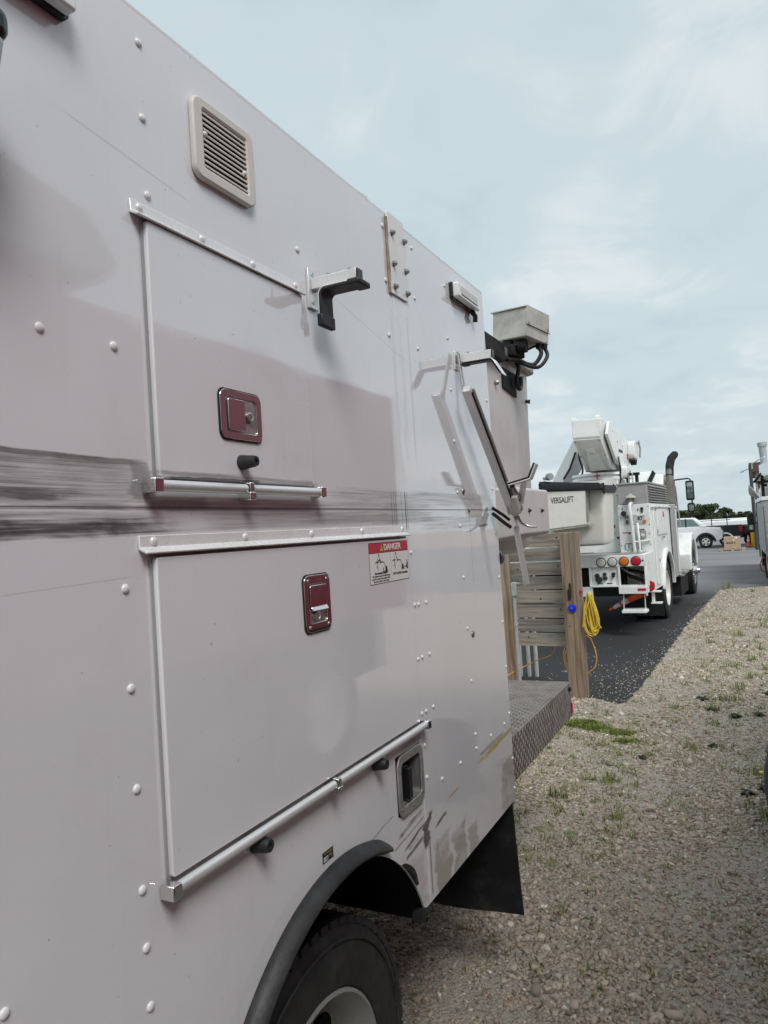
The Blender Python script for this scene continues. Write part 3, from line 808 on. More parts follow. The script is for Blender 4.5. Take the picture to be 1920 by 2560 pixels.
latch('upper_latch', 1.058, 1.182, 1.892, 1.982, True)
latch('lower_latch', 1.298, 1.401, 1.505, 1.624, False)

# --- rubber bump stops
def bump(x, y, z, r):
    mb = MB(); mb.lathe((x, y, z), (x + .034, y, z), [(0, r * 1.15), (.1, r * 1.12), (.55, r * .95), (.85, r * .86), (1, r * .74), (1, r * .30), (.8, r * .28), (.8, .001)], 24)
    mb.build('bump_stop', 'black_rubber', T, smooth=45)
bump(.0126, 1.116, 1.850, .0125)
bump(.0005, 1.108, 1.152, .0150)
bump(.0005, 1.588, 1.152, .0150)

# --- louvred vent
vo = rrect(1.033, 1.214, 2.362, 2.514, .022, 6); vi = rrect(1.060, 1.190, 2.385, 2.494, .004, 6)
mb = MB(); ring(mb, vo, vi, 'x', .0004, .013); V = mb.build('louvre_vent', 'cream_plastic', T, bevel=.004, seg=3)
mb = MB(); mb.box(.0005, .002, 1.060, 1.190, 2.385, 2.494); mb.build('vent_back', 'dark_void', V)
for i in range(11):
    z = 2.3895 + i * .00975
    mb = MB(); mb.prism([(.003, z + .0050), (.0045, z + .0066), (.0112, z + .0018), (.0112, z - .0012), (.0085, z - .0012)], 'y', 1.0602, 1.1898); mb.build('vent_slat', 'cream_plastic', V)
for yy, zz in ((1.066, 2.449), (1.182, 2.424)):
    mb = MB(); mb.dome((.009, yy, zz), .0062, .005); mb.build('vent_screw', 'cream_plastic', V, smooth=50)

# --- bolted splice plate
mb = MB(); mb.prism([(1.846, 2.368), (1.957, 2.368), (1.957, TOP + .004), (1.948, TOP + .012), (1.846, TOP + .012)], 'x', .0016, .007)
SP = mb.build('splice_plate', 'white_paint', T, bevel=.0012)
mb = MB(); mb.tube([(.004, 1.8445, 2.365 + i * .02 + random.uniform(-.004, .004)) for i in range(12)], [.003 + random.uniform(0, .0025) for _ in range(12)], 6); mb.build('sealant_bead', 'sealant', SP, smooth=60)
for y, z in ((1.871, 2.543), (1.952, 2.543), (1.871, 2.455), (1.953, 2.456), (1.871, 2.390), (1.953, 2.391)):
    mb = MB(); mb.lathe((.0072, y, z), (.0085, y, z), [(0, .0095), (1, .0095)], 16)
    mb.lathe((.0085, y, z), (.016, y, z), [(0, .0072), (1, .0068)], 6); mb.lathe((.016, y, z), (.019, y, z), [(0, .004), (1, .0036)], 8)
    mb.build('bolt', 'bolt_steel', SP)

# --- side marker lamps
def marker(y0, y1, z0, z1, name, boot=True):
    mb = MB(); mb.prism(rrect(y0, y1, z0, z1, .006, 3), 'x', .0016, .012); L = mb.build(name, 'black_plastic', T)
    mb = MB(); mb.prism(rrect(y0 + .003, y1 - .003, z0 + .002, z1 - .002, .006, 3), 'x', .012, .034); mb.build('lens', 'lens_clear', L, bevel=.005, seg=3)
    mb = MB(); mb.box(.034, .0365, y0 + .03, y1 - .03, z0 + .014, z1 - .014); mb.build('lens_insert', 'clear_lens', L, bevel=.001)
    if boot: mb = MB(); mb.tube([(.010, y1 - .02, z0), (.018, y1 - .012, z0 - .015), (.014, y1 - .006, z0 - .034)], .009, 8); mb.build('wire_boot', 'black_plastic', L, smooth=50)
marker(2.322, 2.545, 2.478, 2.533, 'rear_marker_lamp')
marker(.52, .765, 2.476, 2.531, 'front_marker_lamp', False)
# black-headed bracket at the left edge of the frame
mb = MB(); mb.prism(rrect(.47, .599, 2.316, 2.356, .014, 5), 'x', .05, .10); B_ = mb.build('side_grab_bracket', 'black_plastic', T, bevel=.012, seg=3)
mb = MB(); mb.prism([(.48, 2.20), (.568, 2.20), (.590, 2.3165), (.48, 2.3165)], 'x', .05, .10); mb.build('bracket_stem', 'galvanised', B_, bevel=.006)
mb = MB(); mb.box(.0005, .051, .48, .54, 2.21, 2.30); mb.build('bracket_foot', 'galvanised', B_)

# --- fuel filler cup
fy0, fy1, fz0, fz1 = 1.702, 1.856, .977, 1.122
mb = MB(); ring(mb, rrect(fy0 - .003, fy1 + .004, fz0 - .004, fz1 + .008, .030, 6), rrect(fy0 + .018, fy1 - .016, fz0 + .022, fz1 - .014, .016, 6), 'x', .0018, .007)
FF = mb.build('fuel_filler', 'galvanised', T, bevel=.002)
mb = MB()
o_ = rrect(fy0 + .018, fy1 - .016, fz0 + .022, fz1 - .014, .016, 6); i_ = rrect(fy0 + .020, fy1 - .03, fz0 + .034, fz1 - .016, .012, 6); n = len(o_)
mb.add([(.0015, *p) for p in o_] + [(-.055, *p) for p in i_], [(i, (i + 1) % n, n + (i + 1) % n, n + i) for i in range(n)] + [tuple(range(n, 2 * n))])
mb.build('filler_cup', 'cup_dark', FF)
mb = MB(); mb.lathe((-.054, 1.762, 1.052), (-.006, 1.762, 1.050), [(0, .046), (.7, .046), (1, .042)], 26); mb.obox((.000, 1.762, 1.050), (.024, .020, .080), (.0, 0, 0)); mb.build('fuel_cap', 'black_plastic', FF, bevel=.002, smooth=40)
for yy, zz in ((1.715, 1.09), (1.715, .995), (1.845, 1.09), (1.845, 1.0), (1.78, .984), (1.78, 1.118)):
    mb = MB(); mb.dome((.007, yy, zz), .004, .0016); mb.build('frame_screw', 'bolt_steel', FF, smooth=50)

# --- danger decal
dy0, dy1, dz0, dz1 = 1.602, 1.831, 1.578, 1.681
mb = MB(); mb.prism(rrect(dy0, dy1, dz0, dz1, .003, 2), 'x', .0127, .0130); DC = mb.build('danger_decal', 'decal_black', T)
mb = MB(); hz = 1.655; cy = 1.722
mb.box(.0130, .0133, dy0 + .0015, cy - .0006, dz0 + .0015, hz - .0008); mb.box(.0130, .0133, cy + .0006, dy1 - .0015, dz0 + .0015, hz - .0008); mb.build('white_field', 'decal_white', DC)
mb = MB(); mb.box(.0130, .0133, dy0 + .0015, dy1 - .0015, hz + .0008, dz1 - .0015); mb.build('red_band', 'decal_red', DC)
me = join_meshes('danger_lettering', [text_mesh('DANGER', .0225, MX(.0135, 1.735, 1.6675), sx=1.12, bold=.0004)], 'decal_white'); place('danger_lettering', me, DC)
mb = MB(); mb.prism([(1.661, 1.6575), (1.683, 1.6575), (1.672, 1.6785)], 'x', .0133, .0135); mb.build('alert_triangle_border', 'decal_black', DC)
mb = MB(); mb.prism([(1.664, 1.6592), (1.680, 1.6592), (1.672, 1.6755)], 'x', .0135, .0137); mb.build('alert_triangle', 'decal_yellow', DC)
tx = [text_mesh('!', .0135, MX(.0139, 1.672, 1.665), bold=.0003)]
tx += [text_mesh('Electrocution Hazard', .0078, MX(.0135, 1.662, 1.6045), sx=1.02, bold=.00015)]
for i, s_ in enumerate(('This equipment may be energized during', 'operation. Contact with energized vehicle', 'will result in death or serious injury.')):
    tx.append(text_mesh(s_, .0060, MX(.0135, 1.662, 1.5975 - i * .0065), sx=1.0))
tx.append(text_mesh('STAY CLEAR of machine.', .0084, MX(.0135, 1.776, 1.5975), sx=1.02, bold=.00015))
place('decal_lettering', join_meshes('decal_lettering', tx, 'decal_black'), DC)
mb = MB()
def pict(oy, shock):
    X = .0134
    def ln(a, b, w=.0022): mb.bar((X, oy + a[0], 1.58 + a[1]), (X, oy + b[0], 1.58 + b[1]), .0004, w, up=(0, -(b[1] - a[1]), b[0] - a[0]))
    mb.box(X - .0002, X + .0002, oy - .004, oy + .002, 1.648, 1.652)
    ln((-.001, .070), (-.012, .054), .0008); ln((-.001, .070), (.006, .052), .0010)
    ln((-.020, .052), (-.004, .053), .003); ln((-.011, .052), (-.008, .030), .0022); ln((-.022, .048), (-.020, .052), .001); ln((-.018, .038), (-.010, .042), .001)
    ln((.006, .048), (.006, .058), .003); ln((.006, .052), (.026, .051), .0025); ln((.026, .051), (.034, .038), .0018)
    mb.prism([(oy + .030, 1.606), (oy + .046, 1.606), (oy + .042, 1.620), (oy + .034, 1.620)], 'x', X - .0002, X + .0002)
    if shock:
        for a in range(0, 360, 45): ln((.0, .056), (.010 * cos(radians(a)), .056 + .006 * sin(radians(a))), .0008)
        ln((.018, .027), (.021, .036), .002); ln((.018, .034), (.026, .037), .0016); ln((.014, .026), (.050, .026), .0012); ln((.021, .03), (.028, .027), .0015)
    else:
        ln((.050, .032), (.062, .032), .0016); mb.prism([(oy + .048, 1.612), (oy + .053, 1.608), (oy + .053, 1.616)], 'x', X - .0002, X + .0002); mb.prism([(oy + .064, 1.612), (oy + .059, 1.608), (oy + .059, 1.616)], 'x', X - .0002, X + .0002)
        ln((.074, .028), (.074, .044), .005) if False else mb.box(X - .0002, X + .0002, oy + .0, oy + .0001, 1.6, 1.6001)
pict(1.655, True); pict(1.754, False)
mb.box(.0132, .0136, 1.8165, 1.8245, 1.605, 1.624); mb.dome((.0132, 1.8205, 1.6275), .0028, .0004)
stuff(mb.build('pictogram', 'decal_black', DC))
# tyre-pressure sticker
mb = MB(); mb.box(.0003, .0007, 1.332, 1.376, 1.0185, 1.041); TS = mb.build('tyre_pressure_sticker', 'decal_black', T)
mb = MB(); mb.box(.0007, .0009, 1.336, 1.354, 1.0205, 1.0300); mb.build('white_box', 'decal_white', TS)
place('psi_lettering', join_meshes('psi_lettering', [text_mesh('PSI', .011, MX(.0009, 1.365, 1.0265)), text_mesh('TIRE PRESSURE', .0052, MX(.0009, 1.354, 1.0360))], 'decal_gold'), TS)
place('pressure_number', join_meshes('pressure_number', [text_mesh('110', .0095, MX(.0011, 1.345, 1.0252))], 'decal_black'), TS)

# --- tool-rest brackets
def bracket(name, y, z, reach, w, plate_h, flip):
    mb = MB(); mb.box(.0004, .007, y - .022, y + .016, z - plate_h * .62, z + plate_h * .40); Bk = mb.build(name, 'aluminium', T, bevel=.001)
    mb = MB(); mb.box(.0071, reach, y - .013, y + .013, z - .013, z + .013); mb.build('arm', 'rail_white', Bk, bevel=.0015)
    mb = MB(); mb.box(reach, reach + .004, y - .0125, y + .0125, z - .0125, z + .0125); mb.build('end_cap', 'black_plastic', Bk, bevel=.001)
    for xx in (.045, reach - .022):
        mb = MB(); mb.lathe((xx, y, z + .0132), (xx, y, z + .019), [(0, .0055), (1, .0052)], 6); mb.build('arm_bolt', 'steel', Bk)
    for zz in (z + plate_h * .26, z - plate_h * .45):
        mb = MB(); mb.lathe((.007, y - .004, zz), (.0086, y - .004, zz), [(0, .0058), (1, .0052), (1, .002), (.4, .0018), (.4, .0001)], 14); mb.build('plate_screw', 'steel', Bk, smooth=40)
    # bent L strap with rubber lining
    def sweep(off, t, wid, mat, nm, ext=0.):
        path = []
        for q in (0, 1):
            pass
        r = .020; cx, cz = .030 + r, z - .0145 - r
        if not flip:   # vertical leg next to the wall, horizontal leg outwards
            pts = [(.030, cz - .062 - ext)] + [(cx - r * cos(a), cz + r * sin(a)) for a in [radians(10 * i) for i in range(10)]] + [(reach + .006 + ext, z - .0145)]
            nrm = [(1, 0)] + [(cos(radians(10 * i)), -sin(radians(10 * i))) for i in range(10)] + [(0, -1)]
        else:          # horizontal leg, then the outer leg drops away
            x1 = reach - .008
            pts = [(.028 - ext, z - .0145)] + [(x1 + r * sin(a), cz + r * cos(a)) for a in [radians(6 * i) for i in range(11)]] + [(x1 + r * sin(radians(60)) + .030 + ext * .5, cz + r * .5 - .052 - ext * .86)]
            nrm = [(0, -1)] + [(-sin(radians(6 * i)), -cos(radians(6 * i))) for i in range(11)] + [(-sin(radians(60)), -.5)]
        A = [(p[0] + q[0] * off, p[1] + q[1] * off) for p, q in zip(pts, nrm)]; Bq = [(p[0] + q[0] * (off + t), p[1] + q[1] * (off + t)) for p, q in zip(pts, nrm)]
        m2 = MB(); m2.prism(A + Bq[::-1], 'y', y - wid / 2, y + wid / 2); return m2.build(nm, mat, Bk, bevel=.0012)
    sweep(0, .003, w, 'rail_white', 'strap')
    sweep(.003, .006, w * (1.0 if not flip else .8), 'black_rubber', 'rubber_lining', .004 if not flip else -.012)
    if not flip:
        mb = MB(); mb.box(reach - .016, reach + .014, y - w * .56, y + w * .56, z - .0265, z - .0130); mb.build('rubber_tip', 'black_rubber', Bk, bevel=.004)
        mb = MB(); mb.box(.0275, .0415, y - w * .56, y + w * .56, z - .0345 - .068, z - .0345 - .040); mb.build('rubber_foot', 'black_rubber', Bk, bevel=.003)
    else:
        mb = MB(); mb.box(.022, .046, y - w * .42, y + w * .42, z - .0265, z - .0185); mb.build('rubber_tip', 'black_rubber', Bk, bevel=.003)
    return Bk
bracket('tool_bracket', 1.427, 2.2705, .122, .052, .088, False)
bracket('far_tool_bracket', 2.345, 2.273, .128, .040, .060, True)
# the long swung-down rack bar on the far bracket
RB = None
mb = MB()
A_, B2 = Vector((.030, 2.235, 2.275)), Vector((.055, 2.262, 2.140)); Cc = Vector((.062, 2.62, 1.800)); Dd = Vector((.062, 2.695, 1.690))
mb.bar((.016, 2.330, 2.292), (.040, 2.300, 2.140), .020, .006, up=(1, 0, 0))
RB = mb.build('rack_bar', 'galvanised', T, bevel=.0015)
mb = MB(); P0, P1 = Vector((.052, 2.285, 2.160)), Vector((.066, 2.640, 1.785))
mb.bar(P0, P1, .034, .026, up=(1, 0, 0)); mb.build('channel', 'aluminium', RB, bevel=.002)
dirn = (P1 - P0).normalized(); sd = dirn.cross(Vector((1, 0, 0))).normalized()
mb = MB(); mb.bar(P0 + Vector((.014, 0, 0)) + dirn * .02, P1 + Vector((.014, 0, 0)) - dirn * .03, .012, .004, up=(1, 0, 0)); mb.build('rubber_strip', 'black_rubber', RB)
mb = MB(); mb.bar(P0 + Vector((.020, 0, .004)) + dirn * .01 , P1 + Vector((.020, 0, .004)) - dirn * .10, .004, .010, up=(1, 0, 0)); mb.build('slide_bar', 'steel', RB, bevel=.001)
mb = MB(); mb.obox(P1 + Vector((.012, .010, .0)), (.05, .045, .075), (.5, 0, 0)); LBk = mb.build('lock_housing', 'dull_box', RB, bevel=.007, seg=3)
mb = MB(); mb.cyl(P1 + Vector((.038, .0, .018)), P1 + Vector((.042, .0, .018)), .009, n=14); mb.cyl(P1 + Vector((.038, .015, -.02)), P1 + Vector((.043, .015, -.02)), .007, n=14); mb.build('housing_bolt', 'bolt_steel', RB)
mb = MB(); mb.bar(P1 - dirn * .02 + Vector((.004, .0, 0)), P1 + dirn * .12 + Vector((.004, .0, 0)), .040, .006, up=(1, 0, 0)); mb.build('end_plate', 'aluminium', RB, bevel=.001)
mb = MB(); q0 = P1 + dirn * .06; mb.tube([q0 + Vector((.01, 0, 0)), q0 + Vector((.02, .02, -.03)), q0 + Vector((.045, .03, -.045)), q0 + Vector((.075, .03, -.048))], [.006, .0055, .005, .004], 8); mb.build('hook_lever', 'steel', RB, smooth=50)
# cradle with rubber pad, standing out from the bar
cr = Vector((.085, 2.615, 1.845))
mb = MB(); mb.bar(cr + Vector((-.010, 0, .004)), cr + Vector((.070, .010, .022)), .055, .004); mb.bar(cr + Vector((.070, .010, .022)), cr + Vector((.094, .012, .074)), .055, .004); CR = mb.build('cradle', 'rail_white', RB, bevel=.001)
mb = MB(); mb.bar(cr + Vector((-.012, 0, .010)), cr + Vector((.066, .010, .028)), .050, .006); mb.bar(cr + Vector((.064, .010, .026)), cr + Vector((.088, .012, .078)), .050, .006); mb.build('cradle_pad', 'dusty_rubber', RB, bevel=.002)
mb = MB(); mb.bar(cr + Vector((.045, .006, .014)), P1 + Vector((.035, .02, .0)), .022, .004, up=(0, 1, 0)); mb.build('cradle_strut', 'rail_white', RB, bevel=.001)
mb = MB(); mb.cyl(P1 + Vector((.025, 0, .03)), cr + Vector((.0, 0, .0)), .012, n=12); mb.build('pivot', 'steel', RB, smooth=40)
s0, s1 = Vector((.062, 2.690, 1.700)), Vector((.066, 2.772, 1.475))
mb = MB(); mb.bar(s0, s1, .024, .004, up=(1, 0, 0)); mb.bar(s0 + Vector((.008, .01, 0)), s1 + Vector((.008, .01, 0)), .004, .014, up=(1, 0, 0)); mb.build('hanging_angle', 'aluminium', RB, bevel=.0008)
mb = MB(); mb.tube([(.012, 2.60, 1.772), (.040, 2.645, 1.742), (.055, 2.66, 1.725)], .006, 8); mb.tube([(.012, 2.60, 1.752), (.040, 2.645, 1.715), (.055, 2.668, 1.698)], .007, 8); mb.build('cable', 'black_rubber', RB, smooth=50)
# small hardware: holes/fasteners of the rear panel
for y, z in ((2.332, 1.352), (2.331, 1.828)):
    mb = MB(); mb.lathe((.0014, y, z), (.006, y, z), [(0, .011), (.5, .010), (1, .007), (1, .003), (.3, .0025), (.3, .0001)], 14); mb.build('lock_hole', 'bolt_steel', T, smooth=40)
mb = MB(); mb.lathe((.0014, 2.376, 1.763), (.005, 2.376, 1.763), [(0, .010), (1, .004)], 10); mb.build('panel_clip', 'steel', T, smooth=40)

# --- black rubber fender flare, broken off behind the wheel
def flare(r, a0, a1, n, name, taper=0):
    prof = [(.0003, .014), (.007, .017), (.018, .013), (.033, .003), (.037, -.005), (.034, -.011), (.014, -.018), (.0003, -.021)]
    m2 = MB(); vs = []; fs = []; k_ = len(prof)
    for i in range(n + 1):
        a = radians(a0 + (a1 - a0) * i / n); t = i / n; s_ = 1. if t < .93 else 1 - .45 * (t - .93) / .07
        for px, pr in prof:
            vs.append((px * s_, ACY + (r + pr * s_) * cos(a), ACZ + (r + pr * s_) * sin(a)))
    for i in range(n):
        for j in range(k_):
            fs.append((i * k_ + j, i * k_ + (j + 1) % k_, (i + 1) * k_ + (j + 1) % k_, (i + 1) * k_ + j))
    fs += [tuple(range(k_)), tuple(range(n * k_, (n + 1) * k_))]
    m2.add(vs, fs); return m2.build(name, 'dusty_rubber', T, smooth=50)
flare(AR + .020, 172, 62, 44, 'fender_flare')
def scrap(a0, a1, name):
    m2 = MB(); vs = []; fs = []
    for i in range(9):
        t = i / 8; a = radians(a0 + (a1 - a0) * t); w = .009 * sin(pi * min(1, t + .08)) ; r = AR + .004
        vs += [(.0014, ACY + (r - .004) * cos(a), ACZ + (r - .004) * sin(a)), (.010 + .6 * w, ACY + (r + w) * cos(a), ACZ + (r + w) * sin(a)), (.004 + w * 1.2, ACY + (r - .006) * cos(a), ACZ + (r - .006) * sin(a))]
    for i in range(8):
        for j in range(3): fs.append((i * 3 + j, i * 3 + (j + 1) % 3, i * 3 + 3 + (j + 1) % 3, i * 3 + 3 + j))
    m2.add(vs, fs); m2.build(name, 'dusty_rubber', T, smooth=50)
scrap(50, 36, 'torn_flare_scrap')
mb = MB(); mb.hexa([(-.03, 1.800, .662), (.006, 1.803, .668), (.006, 1.835, .676), (-.03, 1.835, .672), (-.03, 1.803, .690), (.010, 1.800, .712), (.008, 1.822, .700), (-.03, 1.835, .690)]); mb.build('flare_bracket', 'dusty_rubber', T, bevel=.003)

# --- rear wheel
def wheel(parent, c, R, w, rr, side=1, mt='rim_grey', treads=True, dish=.07, nuts=8, hole=True, knobs=60):
    """axis along x; outer face towards +x*side at c.x"""
    x0 = c[0]; 
    def X(t): return x0 - side * t
    mb = MB()
    prof = [(.020, rr), (.006, rr + .012), (.002, rr + .03), (.0, rr + (R - rr) * .45), (.004, rr + (R - rr) * .70), (.012, R - .018), (.024, R - .004), (.04, R), (w - .04, R), (w - .012, R - .018), (w, rr + (R - rr) * .45), (w - .01, rr)]
    n = 56; vs = []; fs = []
    for t, r in prof: vs += [(X(t), c[1] + r * cos(2 * pi * i / n), c[2] + r * sin(2 * pi * i / n)) for i in range(n)]
    for j in range(len(prof) - 1):
        for i in range(n): fs.append((j * n + i, j * n + (i + 1) % n, (j + 1) * n + (i + 1) % n, (j + 1) * n + i))
    mb.add(vs, fs)
    if treads:
        for i in range(knobs):
            a = 2 * pi * i / knobs
            for t in (.020, .075, w - .03):
                M = Matrix.Translation((X(t + .012), c[1] + (R - .002) * cos(a), c[2] + (R - .002) * sin(a))) @ Matrix.Rotation(a - pi / 2, 4, 'X')
                q = .5 * 2 * pi * R / knobs * .72
                mb.hexa([M @ Vector(p) for p in ((-.02, -q, -.012), (.02, -q, -.012), (.02, q, -.012), (-.02, q, -.012), (-.018, -q, .005), (.018, -q, .005), (.018, q, .005), (-.018, q, .005))])
        # raised rib round the shoulder
        for r_ in (R - .040,):
            prof2 = [(.0045, r_ + .004), (.0005, r_ + .002), (.0005, r_ - .002), (.003, r_ - .005)]
            vs = []; fs = []
            for t, r in prof2: vs += [(X(t - .0035), c[1] + r * cos(2 * pi * i / n), c[2] + r * sin(2 * pi * i / n)) for i in range(n)]
            for j in range(3):
                for i in range(n): fs.append((j * n + i, j * n + (i + 1) % n, (j + 1) * n + (i + 1) % n, (j + 1) * n + i))
            mb.add(vs, fs)
    W_ = mb.build('wheel', 'dusty_rubber', parent, smooth=35)
    mb = MB(); prof = [(.018, rr + .006), (.008, rr + .004), (.006, rr - .004), (.022, rr - .014), (dish * .6, rr - .028), (dish, rr - .04), (dish + .02, rr * .55), (dish + .018, rr * .40), (dish - .01, rr * .38), (dish - .02, rr * .30), (dish - .02, .001)]
    vs = []; fs = []
    for t, r in prof: vs += [(X(t), c[1] + r * cos(2 * pi * i / n), c[2] + r * sin(2 * pi * i / n)) for i in range(n)]
    for j in range(len(prof) - 1):
        for i in range(n): fs.append((j * n + i, j * n + (i + 1) % n, (j + 1) * n + (i + 1) % n, (j + 1) * n + i))
    mb.add(vs, fs); mb.build('rim', mt, W_, smooth=40)
    if nuts:
        mb = MB()
        for i in range(nuts):
            a = 2 * pi * i / nuts; yy, zz = c[1] + rr * .5 * cos(a), c[2] + rr * .5 * sin(a)
            mb.lathe((X(dish + .02), yy, zz), (X(dish - .012), yy, zz), [(0, .014), (1, .013)], 6)
        mb.build('lug_nut', 'steel', W_)
    if hole:
        for i in range(4):
            a = 2 * pi * (i + .36) / 4; yy, zz = c[1] + rr * .68 * cos(a), c[2] + rr * .68 * sin(a)
            m3 = MB(); m3.lathe((X(dish + .03), yy, zz), (X(dish - .002), yy, zz), [(0, rr * .14), (1, rr * .14)], 18); m3.build('hand_hole', 'dark_void', W_)
    return W_
wheel(T, (-.075, 1.42, .405), .405, .22, .252, 1, 'rim_grey', True, .10)
wheel(T, (-.335, 1.42, .405), .405, .22, .252, 1, 'rim_grey', False, .10, 0, False)
wheel(T, (-2.27, 1.42, .405), .405, .22, .252, -1, 'rim_grey', False, .10, 0, False)
wheel(T, (-.10, -2.7, .405), .405, .24, .252, 1, 'rim_grey', False, .05, 0, False)
wheel(T, (-2.2, -2.7, .405), .405, .24, .252, -1, 'rim_grey', False, .05, 0, False)
# mud flap
mb = MB(); nx, nz = 12, 10; vs = []; fs = []
for side_ in (0, .009):
    for i in range(nx + 1):
        for j in range(nz + 1):
            tx, tz = i / nx, j / nz
            vs.append((-.62 + tx * (.612 + .012 * (1 - tz)), 2.655 + side_ + .012 * sin(tx * 5 + 1) * (1 - tz) + .018 * (1 - tz) ** 2 * tx, .262 + .006 * tx + .004 * sin(tx * 9) * (1 - tz) + tz * .436))
q_ = (nx + 1) * (nz + 1)
for i in range(nx):
    for j in range(nz):
        a = i * (nz + 1) + j; fs += [(a, a + 1, a + nz + 2, a + nz + 1), (q_ + a, q_ + a + nz + 1, q_ + a + nz + 2, q_ + a + 1)]
for i in range(nx): a = i * (nz + 1); fs.append((a, a + nz + 1, q_ + a + nz + 1, q_ + a))
for j in range(nz): a = nx * (nz + 1) + j; fs.append((a, a + 1, q_ + a + 1, q_ + a))
mb.add(vs, fs); MFp = mb.build('mud_flap', 'mudflap_black', T, smooth=50)
for xx in (-.52, -.30, -.08):
    mb = MB(); mb.lathe((xx, 2.652, .675), (xx, 2.646, .675), [(0, .012), (1, .009)], 6); mb.build('flap_bolt', 'bolt_steel', MFp)

# --- tail shelf of tread plate
sx, sy0, sy1, sz0, sz1 = -.085, 2.69, 4.06, .655, .838
mb = MB(); mb.box(-2.28, sx, sy0, sy1, sz0, sz1); TSf = mb.build('tail_shelf', 'tread_plate', T, bevel=.003)
mb = MB(); i = 0
yy = sy0 + .02
while yy < sy1 - .02:
    zz = sz0 + .016; j = 0
    while zz < sz1 - .01:
        tl = .9 if (j + i) % 2 else -.9
        mb.hexa([(sx + .0005, yy + sgn[0] * .0105 * cos(tl) - sgn[1] * .0032 * sin(tl), zz + sgn[0] * .0105 * sin(tl) + sgn[1] * .0032 * cos(tl)) for sgn in ((-1, 0), (0, -1), (1, 0), (0, 1))] +
                [(sx + .0028, yy + sgn[0] * .0075 * cos(tl) - sgn[1] * .0018 * sin(tl), zz + sgn[0] * .0075 * sin(tl) + sgn[1] * .0018 * cos(tl)) for sgn in ((-1, 0), (0, -1), (1, 0), (0, 1))])
        zz += .022; j += 1
    yy += .022; i += 1
yy = sy0 + .02; i = 0
while yy < sy1 - .02:
    xx = sx - .016; j = 0
    while xx > sx - 1.25:
        tl = .785 if (j + i) % 2 else -.785
        mb.hexa([(xx + sgn[0] * .0105 * cos(tl) - sgn[1] * .0032 * sin(tl), yy + sgn[0] * .0105 * sin(tl) + sgn[1] * .0032 * cos(tl), sz1 + .0005) for sgn in ((-1, 0), (0, -1), (1, 0), (0, 1))] +
                [(xx + sgn[0] * .0075 * cos(tl) - sgn[1] * .0018 * sin(tl), yy + sgn[0] * .0075 * sin(tl) + sgn[1] * .0018 * cos(tl), sz1 + .0026) for sgn in ((-1, 0), (0, -1), (1, 0), (0, 1))])
        xx -= .022; j += 1
    yy += .022; i += 1
stuff(mb.build('tread_lugs', 'tread_plate', TSf))
mb = MB(); mb.box(sx + .001, sx + .008, sy1 - .035, sy1 - .012, sz0 + .02, sz0 + .075); mb.build('side_reflector', 'red_lens', TSf, bevel=.002)
mb = MB(); mb.cyl((sx + .0005, sy1 - .05, sz1 - .03), (sx + .012, sy1 - .05, sz1 - .03), .012, n=12); mb.build('socket', 'black_plastic', TSf)
# black round lamp just behind the rear corner
mb = MB(); mb.lathe((-.020, 2.685, 1.585), (-.020, 2.72, 1.585), [(0, .030), (.8, .030), (1, .024)], 24); mb.build('round_lamp', 'black_plastic', T, smooth=40)

# --- the bucket carried over the tail shelf
bx1, by0, by1, bz0, bz1 = -.235, 3.30, 4.20, 1.60, 2.57
def tub(mb, x0, x1, y0, y1, z0, z1, r=.06, tap=.03, rb=.05, n=5):
    rings = []
    for z, ins in ((z1, 0), (z0 + rb, tap), (z0 + rb * .3, tap + rb * .3), (z0, tap + rb)):
        rings.append([(p[0], p[1], z) for p in rrect(x0 + ins, x1 - ins, y0 + ins, y1 - ins, max(.01, r - ins * .3), n)])
    k_ = len(rings[0]); vs = [p for q in rings for p in q]
    fs = [(j * k_ + i, j * k_ + (i + 1) % k_, (j + 1) * k_ + (i + 1) % k_, (j + 1) * k_ + i) for j in range(3) for i in range(k_)] + [tuple(range(3 * k_, 4 * k_)), tuple(range(k_))]
    return mb.add(vs, fs)
mb = MB(); tub(mb, bx1 - .62, bx1, by0, by1, bz0 - .05, bz1, .05, .02, .10)
BK = mb.build('boom_bucket', 'fibreglass_pink', T, smooth=35)
mb = MB(); ring(mb, rrect(bx1 - .66, bx1 + .035, by0 - .03, by1 + .045, .07, 6), rrect(bx1 - .60, bx1 - .02, by0 + .02, by1 - .02, .05, 6), 'z', bz1 - .005, bz1 + .045); mb.build('lip', 'galvanised', BK, bevel=.008)
mb = MB(); mb.box(bx1 - .02, bx1 + .04, by0 - .03, 3.62, bz1 - .04, bz1 + .052); mb.build('lip_bracket', 'chassis_black', BK, bevel=.006)
sxx = -.098
mb = MB(); mb.hexa([(bx1 - .02, 3.36, 1.63), (sxx, 3.37, 1.655), (sxx, 3.90, 1.655), (bx1 - .02, 3.90, 1.63), (bx1 - .02, 3.34, 1.888), (sxx, 3.36, 1.882), (sxx, 3.91, 1.882), (bx1 - .02, 3.91, 1.888)])
mb.build('bucket_step', 'fibreglass_pink', BK, bevel=.014, seg=3)
for yy in (3.50, 3.74):
    mb = MB(); mb.lathe((sxx, yy, 1.772), (sxx + .016, yy, 1.772), [(0, .011), (.4, .009), (1, .002)], 8); mb.build('step_screw', 'black_rubber', BK)
mb = MB(); mb.hexa([(bx1, 3.66, 2.415), (bx1 + .008, 3.66, 2.415), (bx1 + .008, 3.90, 2.39), (bx1, 3.90, 2.39), (bx1, 3.66, 2.52), (bx1 + .008, 3.66, 2.52), (bx1 + .008, 3.90, 2.52), (bx1, 3.90, 2.52)]); mb.build('mount_plate', 'chassis_black', BK, bevel=.003)
